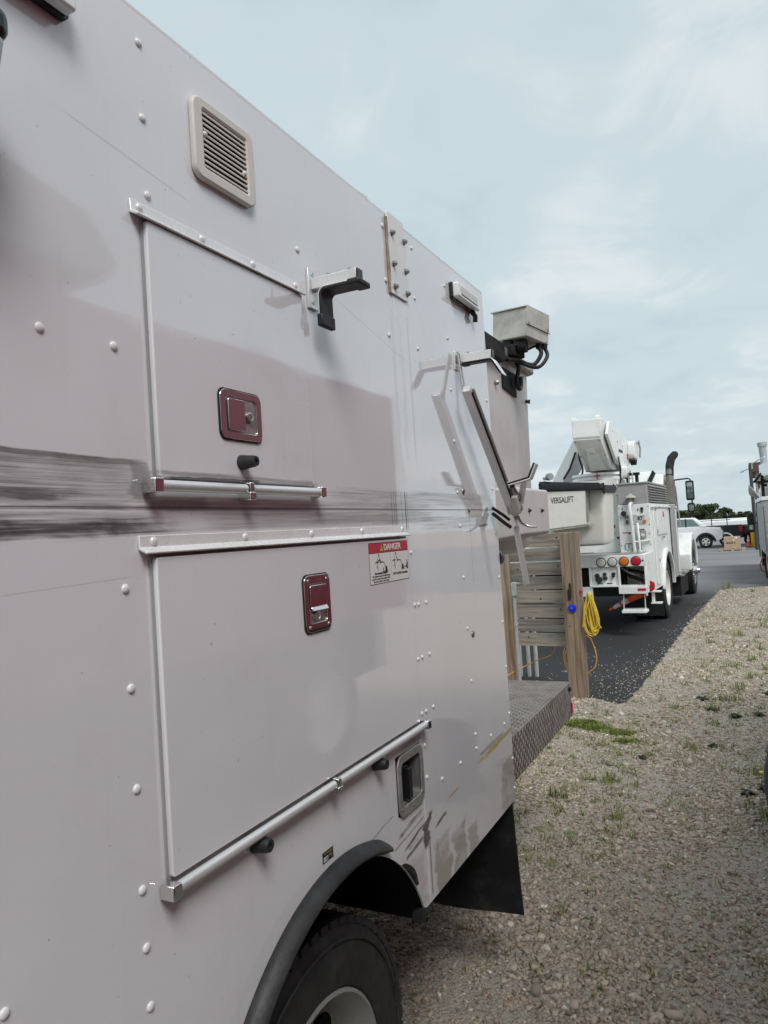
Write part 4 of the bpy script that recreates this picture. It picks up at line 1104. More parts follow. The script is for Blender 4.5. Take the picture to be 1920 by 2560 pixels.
mb = MB(); mb.lathe((bx1, 3.55, 2.42), (bx1 + .018, 3.55, 2.42), [(0, .014), (.5, .014), (1, .009)], 6); mb.build('rusty_bolt', 'galvanised', BK)
mb = MB(); mb.lathe((bx1, 4.10, 2.40), (bx1 + .022, 4.10, 2.395), [(0, .010), (.5, .009), (1, .014)], 8); mb.build('stud', 'black_rubber', BK)
# lamp / camera housing on a post
hc = Vector((-.155, 3.80, 2.727)); rz = radians(-14)
mb = MB(); mb.obox(hc, (.200, .235, .150), (radians(-3), radians(3), rz)); HB = mb.build('camera_housing', 'dull_box', BK, bevel=.006, seg=2)
Mh = Matrix.Translation(hc) @ Matrix.Rotation(rz, 4, 'Z')
def HP(x, y, z): return Mh @ Vector((x, y, z))
mb = MB(); mb.obox(HP(0, 0, .0785), (.208, .243, .006), (radians(-3), radians(3), rz)); mb.obox(HP(.1025, 0, .03), (.004, .236, .10), (radians(-3), radians(3), rz)); mb.build('housing_lid', 'dull_box', BK, bevel=.0015)
mb = MB(); mb.obox(HP(.1052, 0, -.021), (.0012, .237, .003), (radians(-3), radians(3), rz)); mb.build('lid_gap', 'dark_void', BK)
for q in ((.1055, -.10, -.006), (.1055, .10, -.008)):
    mb = MB(); mb.obox(HP(*q), (.004, .007, .012), (0, 0, rz)); mb.build('housing_screw', 'bolt_steel', BK)
mb = MB(); mb.lathe(HP(-.02, -.08, .080), HP(-.02, -.08, .092), [(0, .010), (1, .007)], 8); mb.build('lid_knob', 'bolt_steel', BK)
mb = MB(); mb.obox((-.205, 3.72, 2.640), (.05, .05, .07)); mb.obox((-.20, 3.74, 2.60), (.10, .12, .06), (0, 0, rz)); mb.build('housing_post', 'chassis_black', BK, bevel=.008)
mb = MB(); mb.lathe((-.15, 3.72, 2.62), (-.11, 3.72, 2.62), [(0, .035), (1, .035)], 18); mb.build('swivel', 'chassis_black', BK, smooth=40)
g0 = HP(.07, .05, -.078)
mb = MB()
for dx, dy in ((0, 0), (.022, .03)): mb.lathe(g0 + Vector((dx, dy, .01)), g0 + Vector((dx, dy, -.03)), [(0, .013), (.5, .013), (.5, .017), (1, .015)], 10)
mb.build('cable_gland', 'chassis_black', BK)
mb = MB(); mb.tube(crv([g0 + Vector((0, 0, -.02)), g0 + Vector((.01, 0, -.06)), g0 + Vector((-.03, -.03, -.115)), (-.17, 3.72, 2.555), (-.20, 3.66, 2.55)]), .011, 8)
g1 = g0 + Vector((.022, .03, 0)); mb.tube(crv([g1 + Vector((0, 0, -.02)), g1 + Vector((.012, 0, -.07)), g1 + Vector((-.03, -.05, -.13)), (-.16, 3.74, 2.545)]), .010, 8)
mb.tube([g0 + Vector((-.01, 0, -.01)), (-.16, 3.78, 2.60)], .006, 6)
hk = [(-.215, 3.84, 2.60), (-.19, 3.84, 2.54)] + [(-.205 + 0 * i, 3.875 - .042 * cos(radians(18 * i)), 2.475 - .042 * sin(radians(18 * i))) for i in range(0, 11)] + [(-.205, 3.917, 2.505)]
mb.tube(hk, .012, 8)
mb.build('cable', 'black_rubber', BK, smooth=50)
# boom that carries the bucket (mostly hidden behind the body)
mb = MB(); mb.bar((-1.05, 3.7, 2.35), (-1.05, -1.0, 2.85), .30, .32); mb.bar((-.85, 3.75, 2.0), (-1.05, 3.75, 2.35), .2, .25); mb.build('boom', 'white_paint', T, bevel=.01)

# ------------------------------------------------------------------ fence with post, cords and conduit
FA = radians(-5.4)                                   # fence line runs almost square to the truck
FN = thing('plank_fence', 'weathered grey plank fence panel on a thick brown wooden post', 'fence', (-.75, 7.33, 0), FA)
ph = 1.146 / 8
for i in range(8):
    z0 = .468 + i * ph
    mb = MB(); L0 = -1.75 + random.uniform(-.01, .01)
    mb.box(L0, -.06 + random.uniform(-.004, .004), .075, .110, z0 + .004, z0 + ph - .006 + random.uniform(-.003, .001))
    o = mb.build('plank', 'wood_plank', FN, bevel=.003)
    o.rotation_euler = (0, random.uniform(-.004, .004), 0)
    for xx, zz in ((-.30 - .35 * random.random(), .04 + .06 * random.random()), (-.16, .09)):
        if random.random() < .6:
            mb = MB(); mb.lathe((xx, .0745, z0 + zz), (xx, .078, z0 + zz), [(0, .011), (1, .011)], 10); mb.build('knot', 'bark', o)
mb = MB(); mb.hexa([(-.088, -.075, -.1), (.072, -.075, -.1), (.072, .075, -.1), (-.088, .075, -.1), (-.080, -.07, 1.605), (.080, -.07, 1.612), (.080, .075, 1.612), (-.080, .075, 1.605)])
PO = mb.build('post', 'wood_post', FN, bevel=.007)
mb = MB(); mb.box(-.80, -.665, .02, .074, -.1, 1.55); mb.build('far_post', 'wood_post', FN, bevel=.006)
mb = MB(); mb.box(-.012, .004, -.0835, -.076, .985, 1.115); mb.box(-.030, -.002, -.0845, -.0765, .955, 1.055); mb.build('hinge', 'black_plastic', FN, bevel=.001)
mb = MB(); mb.lathe((.004, -.0755, .872), (.004, -.088, .872), [(0, .041), (.7, .041), (1, .034)], 28); DSK = mb.build('blue_disc', 'blue_plastic', FN, smooth=35)
mb = MB(); mb.dome((.004, -.088, .872), .006, .003, '-y'); mb.build('disc_screw', 'steel', DSK, smooth=40)
for xx, zz in ((-.03, .70), (.03, .44)):
    mb = MB(); mb.lathe((xx, -.0745, zz), (xx, -.0785, zz), [(0, .008), (1, .006)], 8); mb.build('nail', 'bolt_steel', FN)
mb = MB(); mb.box(.078, .105, -.055, -.020, 1.015, 1.04); mb.build('cord_hook', 'red_plastic', FN, bevel=.002)

# coiled yellow extension cord on its hook
mb = MB(); random.seed(12)
hx, hy, hz = -.605, 7.285, 1.02
def loop_path(w, h, off, sk, n=28):
    pts = []
    for i in range(n):
        a = 2 * pi * i / n; s_ = (1 - cos(a)) / 2            # 0 at top, 1 at bottom
        pts.append((hx + .015 + sk * s_ + w * sin(a) * (.35 + .65 * s_), hy + off + .012 * sin(2 * a + off * 90), hz - h * s_ + .006 * sin(3 * a)))
    return pts
for i in range(15):
    mb.tube(loop_path(random.uniform(.018, .095), random.uniform(.34, .42), random.uniform(-.045, .03), random.uniform(.0, .045)), .0062, 7, closed=True)
mb.tube([(hx + .05, hy - .03, hz - .02), (hx + .07, hy - .05, hz - .18), (hx + .09, hy - .05, hz - .29), (hx + .115, hy - .04, hz - .34)], .0062, 7)
mb.tube([(hx + .02, hy - .05, hz - .08), (hx - .03, hy - .06, hz - .22), (hx - .055, hy - .05, hz - .33)], .0062, 7)
o = mb.build('extension_cord', 'yellow_cord', None, smooth=60); tag(o, 'coiled bright yellow extension cord hanging on the side of the wooden post', 'cord')
mb = MB()
mb.tube(crv([(-.86, 7.42, .50), (-.90, 7.40, .42), (-.90, 7.41, .33), (-.87, 7.40, .24), (-.83, 7.39, .20)]), .006, 7)
mb.tube(crv([(-.84, 7.42, .48), (-.885, 7.39, .40), (-.875, 7.40, .30), (-.85, 7.40, .22)]), .006, 7)
mb.tube(crv([(-.63, 7.41, .56), (-.60, 7.42, .46), (-.585, 7.42, .37), (-.60, 7.42, .29), (-.62, 7.42, .26)]), .006, 7)
mb.tube(crv([(-.83, 7.39, .20), (-.74, 7.43, .17), (-.62, 7.42, .26)]), .006, 7)
mb.tube(crv([(-.86, 7.42, .50), (-.74, 7.43, .60), (-.63, 7.41, .56)]), .006, 7)
o = mb.build('orange_cord', 'orange_cord', None, smooth=60); tag(o, 'loop of orange cord slung round the back of the wooden post', 'cord')
mb = MB(); mb.tube(crv([(-1.02, 7.62, .50), (-1.10, 7.75, .34), (-1.25, 7.7, .28), (-1.40, 7.5, .22), (-1.46, 7.2, .2)]), .0045, 6)
o = mb.build('thin_cord', 'orange_cord', None, smooth=60); tag(o, 'thin slack yellow cord stretched below the plank fence', 'cord')
# grey conduit with outlet box
CD = thing('electrical_conduit', 'grey plastic conduit with outlet box standing against the fence beside the truck', 'conduit', (-1.325, 7.26, 0))
mb = MB(); mb.tube([(0, 0, -.05), (0, 0, .9), (.005, 0, 1.08)], .017, 12); mb.build('pipe', 'grey_pvc', CD, smooth=40)
mb = MB(); mb.box(-.022, .034, -.03, .03, 1.0, 1.14); BX = mb.build('outlet_box', 'grey_pvc', CD, bevel=.01)
mb = MB(); mb.box(.03, .06, -.012, .02, 1.115, 1.135); mb.build('box_arm', 'grey_pvc', CD, bevel=.004)
for zz in (.32, .70):
    mb = MB(); mb.cyl((0, 0, zz), (0, 0, zz + .035), .022, n=12); mb.build('coupling', 'grey_pvc', CD, smooth=40)
for i, (x, lb) in enumerate(((-1.60, 'thick pale standpipe rising behind the fence, leftmost of three'), (-1.49, 'middle one of three pale standpipes below the fence'), (-1.405, 'pale standpipe nearest the wooden post of the three below the fence'))):
    mb = MB(); r = .034 if i == 0 else .022
    mb.lathe((0, 0, -.05), (0, 0, .72), [(0, r), (.94, r), (.94, r * 1.2), (1, r * 1.2)], 14)
    o = mb.build('standpipe', 'pipe_white', None, smooth=40, loc=(x, 8.2, 0)); tag(o, lb, 'pipe', 'standpipes behind the fence')

# unidentified dark blue shape at the right edge, modelled as a tub
mb = MB(); mb.lathe((0, 0, 0), (0, 0, .42), [(0, .20), (.02, .215), (.25, .245), (.5, .255), (.75, .248), (.95, .225), (.97, .235), (1, .232), (1, .215), (.9, .205), (.12, .18), (.12, .001)], 40, caps=False)
o = mb.build('navy_shape', 'navy_plastic', None, smooth=40, loc=(1.073, 4.5, 0)); tag(o, 'unidentified dark navy shape modelled as a rounded tub cut off by the right edge of the photo', 'tub')

# ------------------------------------------------------------------ bucket truck parked beyond the fence (local: x right, y forward)
B = thing('bucket_truck', 'white bucket truck with raised boom parked on the black asphalt', 'truck', (-.5245, 11.086, 0), radians(-1.7))
Wt = 'white_far'
def P(name, mat, fn, par=None, bevel=0., smooth=0, label=None, seg=2):
    m2 = MB(); fn(m2); return m2.build(name, mat, par or B, bevel=bevel, smooth=smooth, label=label, seg=seg)
P('chassis_frame', 'chassis_black', lambda m: (m.box(-1.75, -1.65, .9, 7.2, .62, .86), m.box(-.85, -.75, .9, 7.2, .62, .86), m.box(-1.65, -.85, 1.0, 1.1, .62, .82), m.box(-1.65, -.85, 3.0, 3.1, .62, .82), m.cyl((-2.2, 2.2, .5), (-.2, 2.2, .5), .09)))
# tail deck and lamps
TD = P('tail_deck', Wt, lambda m: m.box(-2.38, 0, 0, .80, 1.022, 1.188), bevel=.006)
P('deck_mat', 'galvanised', lambda m: m.box(-2.3, -.08, .04, .78, 1.189, 1.195), TD)
mbl = MB()
for i, (u, z, mt, nm) in enumerate(((-.125, 1.098, 'red_lens', 'red tail lamp'), (-.292, 1.096, 'amber_lens', 'amber tail lamp'), (-.452, 1.094, 'clear_lens', 'clear tail lamp'), (-.612, 1.092, 'clear_lens', 'clear tail lamp'),
                                     (-2.255, 1.098, 'red_lens', 'red tail lamp'), (-2.09, 1.096, 'amber_lens', 'amber tail lamp'))):
    m2 = MB(); m2.lathe((u, -.0005, z), (u, -.014, z), [(0, .071), (.8, .071), (1, .060)], 28); TL = m2.build('tail_lamp', 'black_rubber', B, smooth=35, label=nm)
    m2 = MB(); m2.lathe((u, -.014, z), (u, -.022, z), [(0, .060), (.5, .056), (1, .035)], 24); m2.build('lamp_lens', mt, TL, smooth=60)
P('side_stud', 'black_plastic', lambda m: m.lathe((-.030, -.0005, 1.105), (-.030, -.012, 1.105), [(0, .013), (1, .01)], 10))
# frame under the deck
P('tail_frame', Wt, lambda m: (m.box(-.80, -.765, .0, .05, .52, 1.021), m.box(-.385, -.36, .0, .05, .735, 1.021), m.box(-.020, .0, .0, .05, .60, 1.021), m.box(-1.65, -1.62, 0, .05, .52, 1.021)), bevel=.003)
CP = P('control_panel', Wt, lambda m: (m.box(-.764, -.386, .035, .05, .76, 1.02), m.box(-.79, -.386, -.02, .05, .735, .759)), bevel=.003)
for u, z, r in ((-.69, .90, .035), (-.67, .84, .05), (-.58, .92, .028), (-.575, .86, .032), (-.455, .92, .028), (-.46, .885, .022)):
    P('connector', 'black_rubber', lambda m: m.lathe((u, .0345, z), (u, -.015, z), [(0, r), (.6, r * .9), (1, r * .6)], 12), CP, smooth=40)
P('panel_label', 'black_plastic', lambda m: (m.box(-.70, -.62, .033, .0347, .775, .79)), CP)
P('panel_label', 'black_plastic', lambda m: (m.box(-.56, -.48, .033, .0347, .775, .79)), CP)
P('hitch_plate', Wt, lambda m: m.box(-.95, -.80, .0, .02, .60, .74), bevel=.003)
P('hose_bundle', 'chassis_black', lambda m: (m.tube([(-.36, .3, .98), (-.25, .25, .86), (-.1, .3, .8)], .03, 8), m.tube([(-.3, .35, .95), (-.18, .3, .93), (-.05, .35, .9)], .025, 8), m.box(-1.6, -.4, .5, .9, .55, 1.0)), smooth=50)
P('hydraulic_tube', 'galvanised', lambda m: m.tube([(-.37, .22, .99), (-.28, .2, .93), (-.2, .22, .89)], .016, 8), smooth=50)
MS = P('mid_step', Wt, lambda m: (m.box(-.385, .0, -.03, .22, .632, .735)), bevel=.004)
for i in range(12):
    u = -.37 + i * .031
    P('grip_tooth', Wt, lambda m: m.hexa([(u, -.028, .7355), (u + .014, -.028, .7355), (u + .014, .2, .7355), (u, .2, .7355), (u + .003, -.02, .752), (u + .011, -.02, .752), (u + .011, .19, .752), (u + .003, .19, .752)]), MS)
P('step_reflector', 'decal_red', lambda m: m.box(-.125, -.012, -.034, -.0305, .672, .708), MS)
LS = P('low_step', Wt, lambda m: (m.box(-.365, -.025, -.03, .2, .355, .392)), bevel=.004)
for i in range(11):
    u = -.350 + i * .029
    P('grip_tooth', Wt, lambda m: m.hexa([(u, -.028, .3925), (u + .013, -.028, .3925), (u + .013, .19, .3925), (u, .19, .3925), (u + .003, -.02, .410), (u + .010, -.02, .410), (u + .010, .18, .410), (u + .003, .18, .410)]), LS)
P('step_hanger', 'rim_white', lambda m: m.bar((-.345, .05, .393), (-.335, .05, .631), .03, .01), LS)
P('step_hanger', 'rim_white', lambda m: m.bar((-.045, .05, .393), (-.045, .05, .631), .03, .01), LS)
P('outrigger', Wt, lambda m: (m.box(-.02, .02, .50, .56, .44, .60), m.box(-.03, .12, .46, .60, .43, .452), m.box(-.03, .12, .46, .60, .60, .62)), bevel=.004)
# service body, right side with wheel arch
AY, AZ, ARr = 2.25, .52, .62
def arcB(r, a0, a1, n=18): return [(AY + r * cos(radians(a0 + (a1 - a0) * i / n)), AZ + r * sin(radians(a0 + (a1 - a0) * i / n))) for i in range(n + 1)]
a_ = math.degrees(math.asin((.60 - AZ) / ARr))
SB = P('service_body', Wt, lambda m: m.prism([(.802, .60)] + arcB(ARr, 180 - a_, a_) + [(4.0, .60), (4.0, 1.925), (.802, 1.925)], 'x', -.47, 0), bevel=.006)
P('far_service_body', Wt, lambda m: m.box(-2.38, -1.93, .802, 4.0, .60, 1.925), bevel=.006)
P('deck_floor', 'galvanised', lambda m: m.box(-1.93, -.47, .802, 4.0, 1.00, 1.19))
P('arch_flare', Wt, lambda m: (lambda o, i: ring(m, o + i[::-1][:0], i, 'x', .0, .0) if False else m.add([(.001, *p) for p in o] + [(.05, *p) for p in o] + [(.05, *p) for p in i] + [(.001, *p) for p in i], [(k + a * len(o), k + 1 + a * len(o), k + 1 + ((a + 1) % 4) * len(o), k + ((a + 1) % 4) * len(o)) for a in range(4) for k in range(len(o) - 1)]))(arcB(.66, 178, 2), arcB(.60, 178, 2)), SB, smooth=40)
P('arch_liner', 'chassis_black', lambda m: m.add([(-.002, *p) for p in arcB(.615, 200, -20)] + [(-.46, *p) for p in arcB(.615, 200, -20)], [(i, i + 1, 19 + i + 1, 19 + i) for i in range(18)]), SB)
def sdoor(y0, y1, z0, z1, nm='compartment_door'):
    D_ = P(nm, Wt, lambda m: m.prism(rrect(y0, y1, z0, z1, .03, 3), 'x', .0008, .018), SB, bevel=.006)
    return D_
sdoor(1.02, 1.30, .66, 1.80); sdoor(1.42, 2.55, 1.42, 1.84); sdoor(3.10, 3.55, .66, 1.84); sdoor(3.62, 3.96, .66, 1.84)
P('door_latch', 'steel', lambda m: m.box(.0185, .03, 1.9, 2.05, 1.355, 1.385), SB)
P('door_hinge', 'bolt_steel', lambda m: m.box(.019, .028, 1.315, 1.345, 1.0, 1.05), SB)
P('door_hinge', 'bolt_steel', lambda m: m.box(.019, .028, 1.315, 1.345, 1.45, 1.50), SB)
P('warning_label', 'decal_red', lambda m: m.box(.0185, .0195, 2.05, 2.2, 1.70, 1.79), SB)
P('gutter', Wt, lambda m: m.box(.001, .035, .85, 3.95, 1.86, 1.885), SB, bevel=.004)
P('exhaust_shield', 'grey_louver', lambda m: m.box(.020, .05, 3.02, 3.50, .62, 1.91), SB, bevel=.004)
P('tail_skirt', Wt, lambda m: (m.box(-.03, .0, .10, .80, .72, 1.02),), bevel=.004)
# rear face hardware
def rb(name, mat, fn, **k): return P(name, mat, fn, SB, **k)
PL = rb('licence_plate', 'plate_grey', lambda m: m.box(-.385, -.085, .792, .800, 1.615, 1.765), bevel=.003)
place('plate_lettering', join_meshes('plate_lettering', [text_mesh('H3', .075, MY(-.325, .790, 1.725), bold=.002), text_mesh('B3', .075, MY(-.325, .790, 1.655), bold=.002), text_mesh('87', .075, MY(-.150, .790, 1.700), bold=.002)], 'ink_worn'), SB)
rb('plate_sticker', 'amber_lens', lambda m: m.box(-.115, -.065, .788, .7905, 1.625, 1.675))
rb('plate_frame', 'white_far', lambda m: m.box(-.20, -.07, .786, .7915, 1.745, 1.765))
rb('knob', 'black_rubber', lambda m: m.lathe((-.385, .802, 1.79), (-.385, .75, 1.79), [(0, .03), (.4, .042), (1, .035)], 16), smooth=40)
rb('knob_key', 'black_rubber', lambda m: (m.lathe((-.115, .802, 1.85), (-.115, .78, 1.85), [(0, .024), (1, .02)], 12), m.box(-.128, -.102, .785, .80, 1.79, 1.85)))
rb('button', 'bolt_steel', lambda m: m.lathe((-.175, .802, 1.84), (-.175, .79, 1.84), [(0, .014), (1, .012)], 10))
rb('button', 'bolt_steel', lambda m: m.lathe((-.40, .802, 1.865), (-.40, .79, 1.865), [(0, .012), (1, .01)], 10))
rb('red_script_decal', 'decal_red', lambda m: m.box(-.425, -.335, .7985, .8005, 1.487, 1.500))
place('blue_logo_decal', join_meshes('blue_logo_decal', [text_mesh('(T)', .115, MY(-.345, .799, 1.285), bold=.002), text_mesh('B', .07, MY(-.26, .799, 1.285))], 'decal_teal'), SB)
GB = rb('grab_bar', Wt, lambda m: (m.tube([(-.255, .76, 1.19), (-.262, .74, 1.45), (-.272, .72, 1.75), (-.278, .71, 1.90), (-.268, .74, 1.945), (-.255, .79, 1.945)], .026, 12)), smooth=50)
P('grab_bar_post', Wt, lambda m: (m.tube([(-.175, .76, 1.19), (-.185, .75, 1.60), (-.19, .78, 1.62)], .018, 10), m.cyl((-.275, .74, 1.345), (-.02, .78, 1.362), .014)), GB, smooth=50)
P('grab_bar_foot', Wt, lambda m: m.cyl((-.175, .76, 1.19), (-.175, .76, 1.215), .036), GB, smooth=40)
rb('meter_housing', 'grey_louver', lambda m: (m.prism(rrect(-.165, -.075, 1.40, 1.52, .02, 3), 'y', .77, .80)), bevel=.004)
rb('meter_dial', 'decal_white', lambda m: m.lathe((-.12, .7695, 1.445), (-.12, .764, 1.445), [(0, .026), (1, .024)], 18))
rb('drain_hose', 'black_rubber', lambda m: m.tube([(-.10, .79, 1.53), (-.16, .77, 1.53), (-.172, .775, 1.45), (-.168, .78, 1.3), (-.155, .785, 1.2)], .009, 8), smooth=60)
rb('round_knob', 'black_rubber', lambda m: m.lathe((-.315, .802, 1.485), (-.315, .785, 1.485), [(0, .018), (1, .015)], 12))
for u, z in ((-.02, 1.88), (-.02, 1.6), (-.02, 1.3), (-.45, 1.3), (-.45, 1.88), (-.36, 1.22), (-.03, 1.47)):
    rb('body_bolt', 'bolt_steel', lambda m: m.dome((u, .8015, z), .010, .006, '-y'))
# louvred machinery box with slats
LB = P('machinery_box', 'grey_louver', lambda m: m.box(-.46, -.03, .83, 3.05, 1.93, 2.235), bevel=.006)
P('box_lid', 'grey_louver', lambda m: m.box(-.475, -.012, .81, 3.08, 2.236, 2.262), LB, bevel=.005)
for i in range(7):
    z = 1.955 + i * .040
    P('louver_slat', 'grey_louver', lambda m: m.prism([(-.0295, z), (.012, z - .010), (.014, z - .004), (-.0295, z + .022)], 'y', .95, 3.0), LB)
MU = P('beacon_hood', 'dull_box', lambda m: (m.lathe((-.265, .76, 1.955), (-.265, .76, 2.09), [(0, .012), (.5, .012), (.5, .085), (.62, .082), (.8, .05), (.82, .036), (1, .022)], 20)), smooth=40)
P('exhaust_cap', 'chassis_black', lambda m: (m.box(-.40, -.36, 1.3, 1.4, 2.262, 2.40), m.box(-.26, -.22, 1.3, 1.4, 2.262, 2.40), m.box(-.40, -.20, 1.28, 1.42, 2.40, 2.44)))
P('lifting_loop', 'steel', lambda m: m.tube([(-.34, 1.2, 2.26), (-.34, 1.2, 2.42), (-.31, 1.2, 2.47), (-.28, 1.2, 2.42), (-.28, 1.2, 2.26)], .010, 8), smooth=60)
# pedestal and turntable
PD = P('pedestal', Wt, lambda m: m.box(-1.25, -.475, .98, 1.70, 1.195, 2.36), bevel=.012)
P('turntable', Wt, lambda m: (m.lathe((-.86, 1.36, 2.361), (-.86, 1.36, 2.47), [(0, .40), (.35, .40), (.35, .37), (.65, .37), (.65, .41), (1, .40)], 32)), PD, smooth=35)
for z in (1.30, 1.42): P('pedestal_bolt', 'black_rubber', lambda m: m.lathe((-.53, .9795, z), (-.53, .955, z), [(0, .02), (1, .015)], 10), PD)
P('red_cross_handle', 'red_plastic', lambda m: (m.box(-.78, -.765, .925, .94, 2.36, 2.47), m.box(-.82, -.73, .925, .94, 2.41, 2.425)), PD)
P('gusset', Wt, lambda m: m.prism([(-.475, 1.196), (-.475, 1.30), (-.70, 1.36), (-.92, 1.196)], 'y', .95, .978), PD)
# boom knuckle leaning towards the tail
KN = P('boom_knuckle', Wt, lambda m: m.hexa([(-.96, 1.0, 2.50), (-.54, 1.0, 2.51), (-.54, 1.75, 2.50), (-.96, 1.75, 2.50), (-.945, .2, 2.97), (-.535, .2, 2.955), (-.50, 1.0, 3.22), (-.95, 1.0, 3.24)]), bevel=.012)
P('knuckle_head', Wt, lambda m: m.hexa([(-.945, .2, 2.972), (-.535, .2, 2.957), (-.535, .95, 2.972), (-.945, .95, 2.972), (-.95, .2, 3.24), (-.50, .2, 3.23), (-.50, .95, 3.22), (-.95, .95, 3.24)]), KN, bevel=.010)
def kp(t, s_, d_):   # point on the sloping underside: t 0..1 up the slope, s 0..1 across, d out of it
    a = Vector((-.96, 1.0, 2.50)).lerp(Vector((-.945, .2, 2.97)), t); b = Vector((-.54, 1.0, 2.51)).lerp(Vector((-.535, .2, 2.955)), t)
    return a.lerp(b, s_) + Vector((0, -.5, -.85)) * d_
P('underside_frame', Wt, lambda m: (m.bar(kp(.02, .06, .006), kp(.97, .06, .006), .04, .03, up=(0, -.5, -.85)), m.bar(kp(.02, .94, .006), kp(.97, .94, .006), .04, .03, up=(0, -.5, -.85)), m.bar(kp(.95, .06, .006), kp(.95, .94, .006), .04, .03, up=(0, -.5, -.85))), KN, bevel=.006)
P('underside_rib', Wt, lambda m: m.hexa([kp(.05, .18, .001), kp(.05, .82, .001), kp(.70, .66, .001), kp(.70, .30, .001), kp(.05, .22, .03), kp(.05, .78, .03), kp(.66, .63, .03), kp(.66, .33, .03)]), KN, bevel=.004)
P('underside_script', 'grey_louver', lambda m: m.bar(kp(.58, .42, .032), kp(.58, .58, .032), .012, .002, up=(0, -.5, -.85)), KN)
for t, s_ in ((.05, .06), (.5, .06), (.93, .06), (.05, .94), (.5, .94), (.93, .94)):
    P('knuckle_bolt', 'bolt_steel', lambda m: m.lathe(kp(t, s_, .02), kp(t, s_, .034), [(0, .014), (1, .012)], 8), KN)
for u in (-.92, -.56):
    P('lifting_lug', Wt, lambda m: m.lathe((u - .03, .26, 3.245), (u + .03, .26, 3.245), [(0, .045), (1, .045)], 14), KN, smooth=40)
AM = P('elbow_arm', Wt, lambda m: m.prism([(.95, 2.60), (1.75, 2.52), (2.25, 2.70), (2.30, 2.98), (1.9, 3.06), (.55, 3.215), (.35, 3.0)], 'x', -.499, -.455), bevel=.006)
P('elbow_end', Wt, lambda m: (m.prism(rrect(1.95, 2.32, 2.72, 3.02, .08, 4), 'x', -.454, -.34),), AM, bevel=.01)
P('elbow_hook', 'galvanised', lambda m: m.tube([(-.33, 2.2, 2.99), (-.31, 2.25, 3.03), (-.30, 2.3, 2.9), (-.31, 2.28, 2.75)], .016, 8), AM, smooth=50)
P('hook_plate', 'chassis_black', lambda m: m.prism([(2.0, 2.70), (2.3, 2.72), (2.2, 2.62)], 'x', -.45, -.36), AM)
P('cylinder_guard', Wt, lambda m: m.prism(rrect(1.25, 1.75, 2.36, 2.56, .06, 4), 'x', -.47, -.37), bevel=.012)
P('guard_hole', 'dark_void', lambda m: m.lathe((-.369, 1.6, 2.46), (-.366, 1.6, 2.46), [(0, .03), (1, .03)], 14))
for yy, zz in ((.75, 3.08), (1.1, 2.95), (1.5, 2.9), (1.6, 2.65), (1.1, 2.68)):
    P('arm_bolt', 'bolt_steel', lambda m: m.lathe((-.4545, yy, zz), (-.447, yy, zz), [(0, .014), (1, .012)], 8), AM)
P('outer_boom', 'white_paint', lambda m: m.bar((-1.02, 1.3, 3.02), (-1.60, 1.9, 2.36), .24, .26), bevel=.012)
P('outer_boom_tip', 'white_paint', lambda m: m.bar((-1.62, 1.9, 2.34), (-1.68, 5.0, 2.45), .24, .26), bevel=.012)
P('jib_cable', 'black_rubber', lambda m: m.tube([(-1.15, 1.2, 2.85), (-1.3, 1.35, 2.6), (-1.45, 1.5, 2.45)], .018, 8), smooth=50)
for k_, dz in enumerate((.0, .035, .07)):
    P('boom_hose', 'black_rubber', lambda m: m.tube(crv([(-.44, 1.0, 2.62 + dz), (-.40, .9 - dz, 2.50 + dz), (-.44, 1.05, 2.38), (-.47, 1.15, 2.25 - dz)]), .011, 7), smooth=60)
P('boom_hose', 'black_rubber', lambda m: m.tube(crv([(-.98, .9, 2.95), (-1.04, .95, 2.75), (-1.02, 1.05, 2.55), (-1.1, 1.2, 2.40)]), .016, 7), smooth=60)
for u, z, w, h, mt in ((-.60, 2.12, .10, .07, 'decal_yellow'), (-.60, 1.86, .09, .12, 'decal_white'), (-.62, 1.60, .12, .05, 'decal_red')):
    P('pedestal_decal', mt, lambda m: m.box(u - w / 2, u + w / 2, .9775, .9795, z - h / 2, z + h / 2), PD)
for i_ in range(7): P('pedestal_bolt', 'bolt_steel', lambda m: m.dome((-.50, .9795, 1.26 + i_ * .165), .009, .006, '-y'), PD)
P('arm_decal', 'decal_black', lambda m: m.box(-.4545, -.4535, 1.15, 1.5, 2.78, 2.83), AM); P('arm_decal', 'decal_red', lambda m: m.box(-.4545, -.4535, 1.85, 1.95, 2.70, 2.80), AM)
P('corner_rust', 'sealant', lambda m: m.box(-.475, -.46, .985, 1.02, 1.20, 1.23), PD)
P('side_seam', 'grey_louver', lambda m: m.box(.0005, .002, 1.355, 1.365, .62, 1.85), SB); P('side_seam', 'grey_louver', lambda m: m.box(.0005, .002, 2.62, 2.63, 1.22, 1.85), SB)
for yy in (1.2, 1.6, 2.0, 2.4): P('gutter_clip', 'bolt_steel', lambda m: m.box(.0355, .039, yy, yy + .04, 1.862, 1.882), SB)
P('side_marker', 'amber_lens', lambda m: m.box(.001, .014, 3.68, 3.74, .64, .66), SB)
